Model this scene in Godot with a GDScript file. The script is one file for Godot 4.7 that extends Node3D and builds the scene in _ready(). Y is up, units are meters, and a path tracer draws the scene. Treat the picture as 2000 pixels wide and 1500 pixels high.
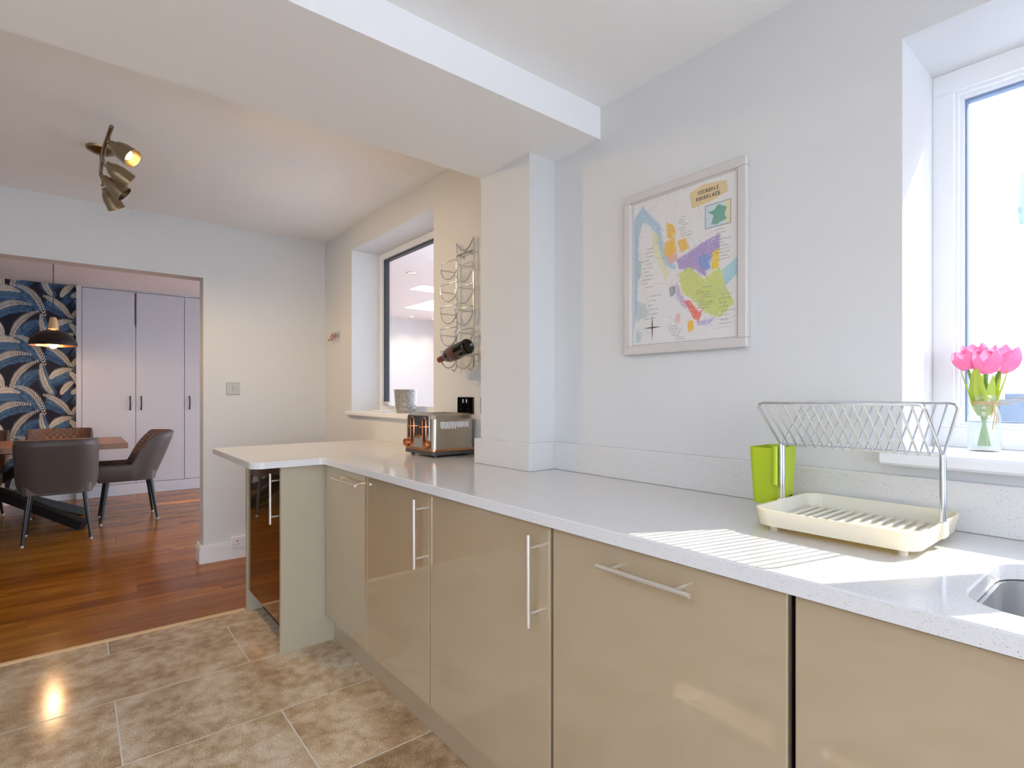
extends Node3D
# Kitchen with a long quartz worktop beside a window, and a dining room seen through a wide doorway.
# x runs to the right-hand wall, -z runs away from the viewer, y is up; metres.

var M := {}
var used := {}

# ---------------------------------------------------------------- mesh helpers
class MB:
	var st := SurfaceTool.new()
	var group := 1
	func _init() -> void:
		st.begin(Mesh.PRIMITIVE_TRIANGLES)
	func tri(a: Vector3, b: Vector3, c: Vector3, g := -1) -> void:   # counter-clockwise seen from outside
		st.set_smooth_group(g)
		st.add_vertex(a); st.add_vertex(c); st.add_vertex(b)
	func quad(a: Vector3, b: Vector3, c: Vector3, d: Vector3, g := -1) -> void:
		tri(a, b, c, g); tri(a, c, d, g)
	func quad_uv(p: Array, uv: Array) -> void:
		st.set_smooth_group(-1)
		for i in [0, 2, 1, 0, 3, 2]:
			st.set_uv(uv[i]); st.add_vertex(p[i])
	func box(lo: Vector3, hi: Vector3, bev := 0.0, xf := Transform3D.IDENTITY) -> MB:
		var c := (lo + hi) / 2.0
		var h := (hi - lo).abs() / 2.0
		var b := minf(bev, minf(h.x, minf(h.y, h.z)) * 0.98)
		var polys := []
		var ax := [Vector3.RIGHT, Vector3.UP, Vector3.BACK]
		for i in 3:
			var u: Vector3 = ax[(i + 1) % 3]
			var v: Vector3 = ax[(i + 2) % 3]
			for s in [-1.0, 1.0]:
				var n: Vector3 = ax[i] * s
				var hu := h[(i + 1) % 3] - b
				var hv := h[(i + 2) % 3] - b
				var o: Vector3 = n * h[i]
				polys.append([o - u * hu - v * hv, o + u * hu - v * hv, o + u * hu + v * hv, o - u * hu + v * hv])
		if b > 0.0:
			for i in 3:
				var j := (i + 1) % 3
				var k := (i + 2) % 3
				for s in [-1.0, 1.0]:
					for t in [-1.0, 1.0]:
						var e: Vector3 = ax[k] * (h[k] - b)
						var p: Vector3 = ax[i] * s * h[i] + ax[j] * t * (h[j] - b)
						var q: Vector3 = ax[i] * s * (h[i] - b) + ax[j] * t * h[j]
						polys.append([p - e, q - e, q + e, p + e])
			for s in [-1.0, 1.0]:
				for t in [-1.0, 1.0]:
					for w in [-1.0, 1.0]:
						var sg := Vector3(s, t, w)
						polys.append([Vector3(h.x, h.y - b, h.z - b) * sg, Vector3(h.x - b, h.y, h.z - b) * sg, Vector3(h.x - b, h.y - b, h.z) * sg])
		for p in polys:
			var n: Vector3 = (p[1] - p[0]).cross(p[2] - p[0])
			var mid := Vector3.ZERO
			for x in p: mid += x
			if n.dot(mid) < 0.0: p.reverse()
			var w := []
			for x in p: w.append(xf * (c + x))
			if w.size() == 4: quad(w[0], w[1], w[2], w[3])
			else: tri(w[0], w[1], w[2])
		return self
	func beam(a: Vector3, b: Vector3, w: float, t: float, bev := 0.0, up := Vector3.UP) -> MB:
		var d := (b - a).normalized()
		var s := d.cross(up).normalized()
		var xf := Transform3D(Basis(s, s.cross(d).normalized(), -d), (a + b) / 2.0)
		return box(Vector3(-w / 2, -t / 2, -a.distance_to(b) / 2), Vector3(w / 2, t / 2, a.distance_to(b) / 2), bev, xf)
	func tube(path: Array, r0: float, r1 := -1.0, seg := 10, closed := false) -> MB:
		if r1 < 0.0: r1 = r0
		group += 1
		var n := path.size()
		var rings := []
		var ref := Vector3.UP
		var d0: Vector3 = (path[1] - path[0]).normalized()
		if absf(d0.dot(ref)) > 0.95: ref = Vector3.RIGHT
		var side: Vector3 = d0.cross(ref).normalized()
		for i in n:
			var d: Vector3
			if closed: d = (path[(i + 1) % n] - path[(i + n - 1) % n]).normalized()
			elif i == 0: d = d0
			elif i == n - 1: d = (path[n - 1] - path[n - 2]).normalized()
			else: d = ((path[i + 1] - path[i]).normalized() + (path[i] - path[i - 1]).normalized()).normalized()
			side = (side - d * side.dot(d)).normalized()
			var up := side.cross(d)
			var r := lerpf(r0, r1, float(i) / maxf(1.0, n - 1))
			var ring := []
			for k in seg:
				var t := TAU * k / seg
				ring.append(path[i] + (side * cos(t) + up * sin(t)) * r)
			rings.append(ring)
		for i in (n if closed else n - 1):
			var A: Array = rings[i]
			var B: Array = rings[(i + 1) % n]
			for k in seg:
				var l := (k + 1) % seg
				quad(A[k], A[l], B[l], B[k], group)
		if not closed:
			for k in seg:
				var l := (k + 1) % seg
				tri(path[0], rings[0][l], rings[0][k])
				tri(path[n - 1], rings[n - 1][k], rings[n - 1][l])
		return self
	func lathe(prof: Array, seg := 32, xf := Transform3D.IDENTITY) -> MB:   # profile of (r, y)
		group += 1
		for i in prof.size() - 1:
			var p: Vector2 = prof[i]
			var q: Vector2 = prof[i + 1]
			if i > 0 and absf((p - prof[i - 1]).angle_to(q - p)) > 0.6: group += 1
			for k in seg:
				var t := TAU * k / seg
				var u := TAU * (k + 1) / seg
				var a := xf * Vector3(p.x * cos(t), p.y, p.x * sin(t))
				var b := xf * Vector3(q.x * cos(t), q.y, q.x * sin(t))
				var c := xf * Vector3(q.x * cos(u), q.y, q.x * sin(u))
				var d := xf * Vector3(p.x * cos(u), p.y, p.x * sin(u))
				if p.x > 0.0: tri(a, c, d, group)
				if q.x > 0.0: tri(a, b, c, group)
		return self
	func cap(poly: PackedVector2Array, y: float, up: bool, xf := Transform3D.IDENTITY) -> void:   # poly in (x, z)
		var t := Geometry2D.triangulate_polygon(poly)
		for i in range(0, t.size(), 3):
			var a := xf * Vector3(poly[t[i]].x, y, poly[t[i]].y)
			var b := xf * Vector3(poly[t[i + 1]].x, y, poly[t[i + 1]].y)
			var c := xf * Vector3(poly[t[i + 2]].x, y, poly[t[i + 2]].y)
			var up_now := (b - a).cross(c - a).dot(xf.basis.y) > 0.0
			if up_now == up: tri(a, b, c)
			else: tri(a, c, b)
	func walls(lo: PackedVector2Array, y0: float, hi: PackedVector2Array, y1: float, xf := Transform3D.IDENTITY, inward := false, smooth := false) -> void:
		group += 1
		var area := 0.0
		for i in lo.size():
			area += lo[i].cross(lo[(i + 1) % lo.size()])
		for i in lo.size():
			var j := (i + 1) % lo.size()
			var a := xf * Vector3(lo[i].x, y0, lo[i].y)
			var b := xf * Vector3(lo[j].x, y0, lo[j].y)
			var c := xf * Vector3(hi[j].x, y1, hi[j].y)
			var d := xf * Vector3(hi[i].x, y1, hi[i].y)
			if (area > 0.0) != inward: quad(b, a, d, c, group if smooth else -1)
			else: quad(a, b, c, d, group if smooth else -1)
	func prism(poly: PackedVector2Array, y0: float, y1: float, xf := Transform3D.IDENTITY, bev := 0.0) -> MB:
		var inner := MB.inset(poly, bev) if bev > 0.0 else poly
		walls(poly, y0, poly, y1 - bev, xf)
		if bev > 0.0: walls(poly, y1 - bev, inner, y1, xf)
		cap(inner, y1, true, xf)
		cap(poly, y0, false, xf)
		return self
	static func inset(poly: PackedVector2Array, d: float) -> PackedVector2Array:
		var out := PackedVector2Array()
		var n := poly.size()
		var area := 0.0
		for i in n: area += poly[i].cross(poly[(i + 1) % n])
		var sg := 1.0 if area > 0.0 else -1.0
		for i in n:
			var e0 := (poly[i] - poly[(i + n - 1) % n]).normalized()
			var e1 := (poly[(i + 1) % n] - poly[i]).normalized()
			var n0 := Vector2(-e0.y, e0.x) * sg
			var n1 := Vector2(-e1.y, e1.x) * sg
			var m := (n0 + n1).normalized()
			out.append(poly[i] + m * d / maxf(0.3, m.dot(n0)))
		return out
	static func rrect(x0: float, z0: float, x1: float, z1: float, r: float, seg := 5) -> PackedVector2Array:
		var out := PackedVector2Array()
		for k in 4:
			var c: Vector2 = [Vector2(x1 - r, z1 - r), Vector2(x0 + r, z1 - r), Vector2(x0 + r, z0 + r), Vector2(x1 - r, z0 + r)][k]
			for i in seg + 1:
				var t := (k + float(i) / seg) * PI / 2
				out.append(c + Vector2(cos(t), sin(t)) * r)
		return out
	func done() -> ArrayMesh:
		st.generate_normals()
		return st.commit()

# ---------------------------------------------------------------- node helpers
func numbered(n: String) -> String:
	var k: int = used.get(n, 0)
	used[n] = k + 1
	return n if k == 0 else "%s_%03d" % [n, k]

func tag(o: Node, label: String, category: String, group := "", kind := "") -> Node:
	o.set_meta("label", label)
	if category: o.set_meta("category", category)
	if group: o.set_meta("group", group)
	if kind: o.set_meta("kind", kind)
	return o

func thing(called: String, label: String, category: String, at := Vector3.ZERO, turn := 0.0, group := "") -> Node3D:
	var o := Node3D.new()
	o.name = numbered(called)
	add_child(o)
	o.position = at
	o.rotation.y = turn
	tag(o, label, category, group)
	return o

func part(parent: Node, called: String, mb, m: Material, label := "") -> MeshInstance3D:
	var o := MeshInstance3D.new()
	o.name = called
	o.mesh = mb.done() if mb is MB else mb
	o.material_override = m
	parent.add_child(o, true)
	if label: o.set_meta("label", label)
	return o

func single(called: String, label: String, category: String, mb, m: Material, at := Vector3.ZERO, group := "") -> MeshInstance3D:
	var o := part(self, numbered(called), mb, m)
	o.position = at
	tag(o, label, category, group)
	return o

func struct(called: String, label: String, mb: MB, m: Material) -> MeshInstance3D:
	var o := part(self, numbered(called), mb, m)
	tag(o, label, "", "", "structure")
	return o

func mat(key: String, c: Color, rough := 0.5, metal := 0.0) -> StandardMaterial3D:
	var m := StandardMaterial3D.new()
	m.resource_name = key
	m.albedo_color = c
	m.roughness = rough
	m.metallic = metal
	M[key] = m
	return m

func c8(r: int, g: int, b: int) -> Color:
	return Color(r / 255.0, g / 255.0, b / 255.0)

func V(x: float, y: float, z: float) -> Vector3:
	return Vector3(x, y, z)

# ---------------------------------------------------------------- picture helpers (print, paper, weave)
class Canvas:
	var w: int
	var h: int
	var px := PackedByteArray()
	var wrap := false
	func _init(ww: int, hh: int, c: Color) -> void:
		w = ww; h = hh
		px.resize(w * h * 3)
		for i in w * h:
			px[i * 3] = int(c.r * 255); px[i * 3 + 1] = int(c.g * 255); px[i * 3 + 2] = int(c.b * 255)
	func put(x: int, y: int, c: Color, a := 1.0) -> void:
		if wrap:
			x = posmod(x, w); y = posmod(y, h)
		elif x < 0 or y < 0 or x >= w or y >= h: return
		var i := (y * w + x) * 3
		px[i] = int(lerpf(px[i], c.r * 255, a)); px[i + 1] = int(lerpf(px[i + 1], c.g * 255, a)); px[i + 2] = int(lerpf(px[i + 2], c.b * 255, a))
	func fill_tri(a: Vector2, b: Vector2, c: Vector2, col: Color, al := 1.0) -> void:
		var y0 := int(ceil(minf(a.y, minf(b.y, c.y))))
		var y1 := int(floor(maxf(a.y, maxf(b.y, c.y))))
		for y in range(y0, y1 + 1):
			var lo := 1e9
			var hi := -1e9
			for e in [[a, b], [b, c], [c, a]]:
				var p: Vector2 = e[0]
				var q: Vector2 = e[1]
				if (p.y <= y and q.y >= y) or (q.y <= y and p.y >= y):
					if absf(p.y - q.y) < 1e-6:
						lo = minf(lo, minf(p.x, q.x)); hi = maxf(hi, maxf(p.x, q.x))
					else:
						var x := p.x + (q.x - p.x) * (y - p.y) / (q.y - p.y)
						lo = minf(lo, x); hi = maxf(hi, x)
			for x in range(int(ceil(lo)), int(floor(hi)) + 1):
				put(x, y, col, al)
	func poly(pts: Array, col: Color, al := 1.0) -> void:
		var p := PackedVector2Array(pts)
		var t := Geometry2D.triangulate_polygon(p)
		for i in range(0, t.size(), 3):
			fill_tri(p[t[i]], p[t[i + 1]], p[t[i + 2]], col, al)
	func line(a: Vector2, b: Vector2, wa: float, wb: float, col: Color, al := 1.0) -> void:
		var d := (b - a).normalized().orthogonal()
		fill_tri(a - d * wa, a + d * wa, b + d * wb, col, al)
		fill_tri(a - d * wa, b + d * wb, b - d * wb, col, al)
	func tex() -> ImageTexture:
		return ImageTexture.create_from_image(Image.create_from_data(w, h, false, Image.FORMAT_RGB8, px))

func noise_img(sd: int, freq: float, size: int, oct := 4, kind := FastNoiseLite.TYPE_SIMPLEX_SMOOTH) -> Image:
	var n := FastNoiseLite.new()
	n.seed = sd
	n.noise_type = kind
	n.frequency = freq
	n.fractal_octaves = oct
	return n.get_seamless_image(size, size, false, false, 0.15, true)

# stone: mixes several noises into one colour picture
func stone_tex() -> ImageTexture:
	var s := 1024
	var a := noise_img(3, 0.0028, s, 5).get_data()
	var b := noise_img(11, 0.014, s, 6).get_data()
	var c := noise_img(29, 0.11, s, 3).get_data()
	var e := noise_img(41, 0.28, s, 2).get_data()
	var out := PackedByteArray()
	out.resize(s * s * 3)
	var c0 := Vector3(158, 130, 98)
	var c1 := Vector3(194, 168, 134)
	var c2 := Vector3(220, 202, 174)
	for i in s * s:
		var t := clampf((a[i] / 255.0 - 0.5) * 0.9 + 0.56 + (b[i] / 255.0 - 0.5) * 0.8, 0.0, 1.0)
		var f := (c[i] / 255.0 - 0.5) * 52.0 + (e[i] / 255.0 - 0.5) * 64.0
		var v := c0.lerp(c1, t * 2.0) if t < 0.5 else c1.lerp(c2, t * 2.0 - 1.0)
		out[i * 3] = int(clampf(v.x + f, 0, 255)); out[i * 3 + 1] = int(clampf(v.y + f, 0, 255)); out[i * 3 + 2] = int(clampf(v.z + f, 0, 255))
	return ImageTexture.create_from_image(Image.create_from_data(s, s, false, Image.FORMAT_RGB8, out))

# timber grain running along u
func wood_tex(dark: Vector3, light: Vector3, sd: int) -> ImageTexture:
	var w := 1024
	var h := 512
	var n := FastNoiseLite.new()
	n.seed = sd
	n.fractal_octaves = 4
	n.frequency = 0.01
	var f := FastNoiseLite.new()
	f.seed = sd + 5
	f.frequency = 0.06
	f.fractal_octaves = 2
	var out := PackedByteArray()
	out.resize(w * h * 3)
	for y in h:
		for x in w:
			var e := minf(1.0, minf(x, w - x) / 60.0)
			var t := 0.55 + n.get_noise_2d(x * 0.12, y * 1.6) * 0.42 * e + f.get_noise_2d(x * 0.05, y * 1.5) * 0.16 * e
			t = clampf(t, 0.0, 1.0)
			var v := dark.lerp(light, t)
			var i := (y * w + x) * 3
			out[i] = int(v.x); out[i + 1] = int(v.y); out[i + 2] = int(v.z)
	return ImageTexture.create_from_image(Image.create_from_data(w, h, false, Image.FORMAT_RGB8, out))

# quartz: pale ground with many small grey and brown chips
func quartz_tex() -> ImageTexture:
	var s := 1024
	var cv := Canvas.new(s, s, c8(226, 224, 221))
	cv.wrap = true
	var r := RandomNumberGenerator.new()
	r.seed = 77
	for i in 15000:
		var p := Vector2(r.randf() * s, r.randf() * s)
		var k := r.randf()
		var col := c8(198, 194, 188) if k < 0.62 else (c8(232, 231, 228) if k < 0.9 else (c8(140, 133, 126) if k < 0.97 else c8(92, 84, 78)))
		var rad := r.randf_range(1.0, 2.6) if k < 0.9 else r.randf_range(0.9, 2.4)
		var q := Vector2(rad, 0).rotated(r.randf() * TAU)
		cv.fill_tri(p + q, p + q.rotated(2.0), p + q.rotated(4.2), col, 0.9)
	return cv.tex()

# wallpaper: cream and blue palm feathers on navy; the paper repeats every 0.646 x 0.557 m
func leaf(cv: Canvas, b: Vector2, c: Vector2, t: Vector2, wide: float, cols: Array, r: RandomNumberGenerator, sc: Vector2, n := 18, thick := 8.2) -> void:
	for side in [-1.0, 1.0]:
		for i in range(n + 1):
			var u := float(i) / n
			var p := b.lerp(c, u).lerp(c.lerp(t, u), u)
			var d := (c - b).lerp(t - c, u).normalized()
			var L: float = wide * (0.35 + 0.65 * sin(PI * pow(minf(1.0, u * 0.9 + 0.12), 0.8))) * (1.0 if side > 0 else 0.82)
			var q: Vector2 = p + (d * 1.25 + d.orthogonal() * side).normalized() * L * r.randf_range(0.9, 1.08)
			var mid: Vector2 = p.lerp(q, 0.5) - d * L * 0.07
			var col: Color = cols[0].lerp(cols[1], r.randf())
			cv.line(p * sc, mid * sc, thick * 1.1, thick, col)
			cv.line(mid * sc, q * sc, thick, 0.4, col)
			cv.line((p + d * 4.5) * sc, (q + d * 3.0) * sc, 0.9, 2.2, cols[2], 0.9)
	for i in 20:
		var u := i / 20.0
		var w := (i + 1) / 20.0
		cv.line(b.lerp(c, u).lerp(c.lerp(t, u), u) * sc, b.lerp(c, w).lerp(c.lerp(t, w), w) * sc, 1.6, 1.4, cols[2])

func paper_tex() -> ImageTexture:
	var cv := Canvas.new(1024, 884, c8(14, 20, 38))
	cv.wrap = true
	var r := RandomNumberGenerator.new()
	r.seed = 5
	var sc := Vector2(1024.0 / 700.0, 884.0 / 443.0)
	var blue := [c8(58, 94, 132), c8(98, 136, 166), c8(16, 28, 50)]
	var cream := [c8(206, 198, 176), c8(228, 222, 204), c8(60, 66, 78)]
	var deep := [c8(38, 68, 104), c8(66, 104, 142), c8(12, 22, 44)]
	for q in [[150, 520, 280, 380, 420, 330], [560, 500, 430, 420, 420, 300], [500, 440, 600, 360, 720, 360], [330, 680, 250, 520, 130, 520], [0, 590, 110, 540, 240, 560], [640, 690, 540, 590, 430, 600], [620, 590, 670, 500, 740, 480]]:
		leaf(cv, Vector2(q[0], q[1]), Vector2(q[2], q[3]), Vector2(q[4], q[5]), 96.0, deep, r, sc, 26, 5.6)
	for q in [[170, 500, 230, 370, 400, 300], [540, 530, 450, 420, 440, 260], [510, 410, 590, 330, 710, 320], [400, 660, 340, 520, 200, 480], [20, 560, 100, 510, 220, 540], [20, 740, 110, 620, 320, 650], [660, 640, 580, 570, 470, 560]]:
		leaf(cv, Vector2(q[0], q[1]), Vector2(q[2], q[3]), Vector2(q[4], q[5]), 90.0, blue, r, sc, 26, 5.2)
	for q in [[150, 455, 190, 290, 380, 215], [520, 503, 415, 390, 415, 245], [495, 370, 560, 290, 700, 280], [600, 510, 640, 440, 715, 398], [450, 690, 380, 450, 185, 440], [0, 502, 80, 450, 212, 492], [0, 697, 90, 566, 312, 598], [78, 452, 60, 350, -10, 308], [690, 692, 612, 556, 445, 513]]:
		leaf(cv, Vector2(q[0], q[1]), Vector2(q[2], q[3]), Vector2(q[4], q[5]), 58.0, cream, r, sc)
	return cv.tex()

const GLYPH := {"V": "101101101101010", "I": "111010010010111", "G": "111100101101111", "N": "101111111111101", "O": "111101101101111", "B": "110101110101110", "L": "100100100100111", "E": "111100110100111", "R": "110101110101101", "D": "110101101101110", "A": "010101111101101", "S": "111100111001111"}

func letters(cv: Canvas, s: String, at: Vector2, k: float, rise: float, col: Color) -> void:
	for i in s.length():
		if not GLYPH.has(s[i]): continue
		var g: String = GLYPH[s[i]]
		for j in 15:
			if g[j] == "1":
				var p := at + Vector2(i * 4 + j % 3, floorf(j / 3.0)) * k + Vector2(0, i * rise)
				cv.poly([p, p + Vector2(k, 0), p + Vector2(k, k), p + Vector2(0, k)], col)

# the framed print: a map of vineyards, 0.40 x 0.51 m
func map_tex() -> ImageTexture:
	var W := 640
	var H := 816
	var cv := Canvas.new(W, H, c8(232, 229, 226))
	var r := RandomNumberGenerator.new()
	r.seed = 21
	var f := func(a: Array) -> Array:      # pairs in hundredths of the sheet
		var o := []
		for i in range(0, a.size(), 2): o.append(Vector2(a[i] * W / 100.0, a[i + 1] * H / 100.0))
		return o
	cv.poly(f.call([3, 12, 12, 4, 20, 12, 30, 20, 33, 32, 37, 44, 46, 50, 44, 52, 34, 47, 29, 36, 26, 25, 17, 17, 12, 16, 8, 24, 7, 50, 6, 75, 3, 88]), c8(170, 200, 216), 0.9)
	cv.poly(f.call([7, 40, 11, 42, 10, 52, 7, 54]), c8(170, 198, 190), 0.8)
	cv.poly(f.call([6, 68, 16, 72, 18, 79, 6, 82]), c8(186, 204, 200), 0.8)
	cv.poly(f.call([5, 88, 12, 90, 9, 97, 5, 97]), c8(178, 206, 210), 0.8)
	cv.poly(f.call([22, 24, 28, 26, 32, 42, 40, 54, 36, 58, 28, 46, 22, 34]), c8(222, 222, 160), 0.55)
	cv.poly(f.call([36, 20, 42, 22, 46, 28, 40, 32, 37, 30]), c8(238, 190, 70), 0.85)
	cv.poly(f.call([35, 33, 44, 31, 46, 40, 38, 44, 34, 40]), c8(240, 186, 62), 0.9)
	cv.poly(f.call([47, 34, 54, 33, 58, 40, 50, 42]), c8(240, 190, 80), 0.9)
	cv.poly(f.call([36, 43, 46, 41, 48, 46, 40, 48]), c8(232, 160, 150), 0.7)
	cv.poly(f.call([46, 46, 60, 42, 72, 38, 84, 36, 84, 46, 76, 50, 72, 60, 62, 54, 48, 52]), c8(164, 140, 196), 0.85)
	cv.poly(f.call([66, 47, 77, 46, 76, 56, 68, 55]), c8(120, 156, 210), 0.85)
	cv.poly(f.call([78, 46, 84, 45, 83, 56, 77, 57]), c8(240, 204, 56), 0.95)
	cv.poly(f.call([48, 55, 58, 52, 70, 61, 84, 56, 90, 70, 96, 78, 84, 86, 72, 82, 62, 74, 52, 68]), c8(204, 214, 112), 0.9)
	cv.poly(f.call([86, 58, 98, 52, 98, 62, 88, 68]), c8(160, 206, 218), 0.8)
	cv.poly(f.call([46, 60, 52, 70, 58, 76, 54, 78, 46, 70]), c8(196, 160, 200), 0.7)
	cv.poly(f.call([53, 73, 58, 73, 66, 81, 71, 79, 66, 87, 61, 84]), c8(236, 104, 84), 0.9)
	cv.poly(f.call([56, 86, 61, 86, 62, 92, 57, 93]), c8(244, 186, 44), 0.95)
	cv.poly(f.call([64, 87, 80, 86, 76, 89, 66, 90]), c8(180, 160, 208), 0.7)
	cv.poly(f.call([44, 82, 49, 80, 50, 86, 46, 87]), c8(232, 170, 150), 0.6)
	cv.poly(f.call([39, 63, 45, 62, 45, 68, 40, 69]), c8(120, 134, 148), 0.75)
	for k in 9000:                                # soften the washes like watercolour
		var p := Vector2(r.randf_range(0.05, 0.95) * W, r.randf_range(0.03, 0.97) * H)
		var q := p + Vector2(r.randf_range(4, 20), 0).rotated(r.randf() * TAU)
		var i := (clampi(int(q.y), 0, H - 1) * W + clampi(int(q.x), 0, W - 1)) * 3
		var s := Vector2(r.randf_range(2, 6), 0).rotated(r.randf() * TAU)
		var col := c8(cv.px[i], cv.px[i + 1], cv.px[i + 2]).lerp(Color.WHITE, r.randf_range(0.0, 0.25))
		cv.fill_tri(p + s, p + s.rotated(2.1), p + s.rotated(4.2), col, 0.75)
	cv.poly(f.call([58, 6, 70, 3, 90, 5, 91, 12, 76, 15, 60, 16]), c8(226, 202, 150))
	letters(cv, "VIGNOBLE", Vector2(0.655 * W, 0.066 * H), 3.7, -0.3, c8(92, 72, 52))
	letters(cv, "BORDELAIS", Vector2(0.64 * W, 0.102 * H), 3.7, -0.2, c8(62, 56, 48))
	cv.poly(f.call([72, 17, 93, 17, 93, 31, 72, 31]), c8(206, 222, 226))
	cv.poly(f.call([87, 17, 93, 17, 93, 31, 88, 30, 90, 25]), c8(232, 222, 176))
	cv.poly(f.call([74, 21, 79, 21, 83, 18, 90, 21, 88, 25, 90, 28, 84, 29, 82, 30, 77, 29, 79, 24]), c8(110, 170, 148))
	for e in [[72, 17, 93, 17], [93, 17, 93, 31], [93, 31, 72, 31], [72, 31, 72, 17]]:
		cv.line(Vector2(e[0] * W, e[1] * H) / 100.0, Vector2(e[2] * W, e[3] * H) / 100.0, 1.3, 1.3, c8(110, 112, 120))
	for e in [[22, 92, 22, 78], [22, 92, 22, 106], [22, 92, 13, 92], [22, 92, 31, 92]]:     # compass star
		cv.line(Vector2(e[0] * W, (e[1] - 4.5) * H) / 100.0, Vector2(e[2] * W, 87.5 * H + (e[3] - 92) * H * 0.62) / 100.0, 4.5, 0.4, c8(60, 56, 54))
	for k in 46:                                  # faint roads and rivers
		var p := Vector2(r.randf_range(0.06, 0.96) * W, r.randf_range(0.04, 0.96) * H)
		var d := Vector2(1, 0).rotated(r.randf() * TAU)
		for i in 7:
			var q := p + d * r.randf_range(10, 22)
			cv.line(p, q, 0.7, 0.7, c8(168, 160, 160), 0.6)
			p = q
			d = d.rotated(r.randf_range(-0.5, 0.5))
	var cols := [[10, 34, 25, 62, 11], [45, 19, 70, 33, 8], [78, 33, 96, 53, 10], [14, 66, 32, 84, 6], [38, 88, 54, 98, 7], [82, 72, 96, 92, 8], [60, 66, 86, 80, 9]]
	for c in cols:                                # rows of place-names too small to read
		for k in c[4]:
			var y: float = lerpf(c[1], c[3], float(k) / c[4]) * H / 100.0
			var x: float = r.randf_range(c[0], lerpf(c[0], c[2], 0.4)) * W / 100.0
			var n := r.randi_range(7, 15)
			for i in n:
				cv.line(Vector2(x + i * 5.0, y), Vector2(x + i * 5.0 + r.randf_range(-2, 3), y + r.randf_range(4, 8)), 0.9, 0.9, c8(120, 114, 118), 0.85)
	for y in range(12, H - 12, 14):               # dashed border
		for x in [10, W - 11]:
			cv.line(Vector2(x, y), Vector2(x, y + 8), 1.2, 1.2, c8(120, 118, 124))
	for x in range(12, W - 12, 14):
		for y in [10, H - 11]:
			cv.line(Vector2(x, y), Vector2(x + 8, y), 1.2, 1.2, c8(120, 118, 124))
	return cv.tex()

func quilt_tex() -> ImageTexture:
	var s := 128
	var im := Image.create(s, s, false, Image.FORMAT_RGB8)
	for y in s:
		for x in s:
			var u := absf(fposmod((x + y) / 64.0, 1.0) - 0.5) * 2.0
			var v := absf(fposmod((x - y) / 64.0, 1.0) - 0.5) * 2.0
			var t := minf(minf(1.0, (1.0 - u) * 5.0), minf(1.0, (1.0 - v) * 5.0))
			im.set_pixel(x, y, Color(t, t, t))
	return ImageTexture.create_from_image(im)

func tri_map(m: StandardMaterial3D, t: Texture2D, per_metre: float, world := true) -> StandardMaterial3D:
	m.albedo_texture = t
	m.uv1_triplanar = true
	m.uv1_world_triplanar = world
	m.uv1_scale = Vector3.ONE * per_metre
	m.uv1_triplanar_sharpness = 8.0
	return m

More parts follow.
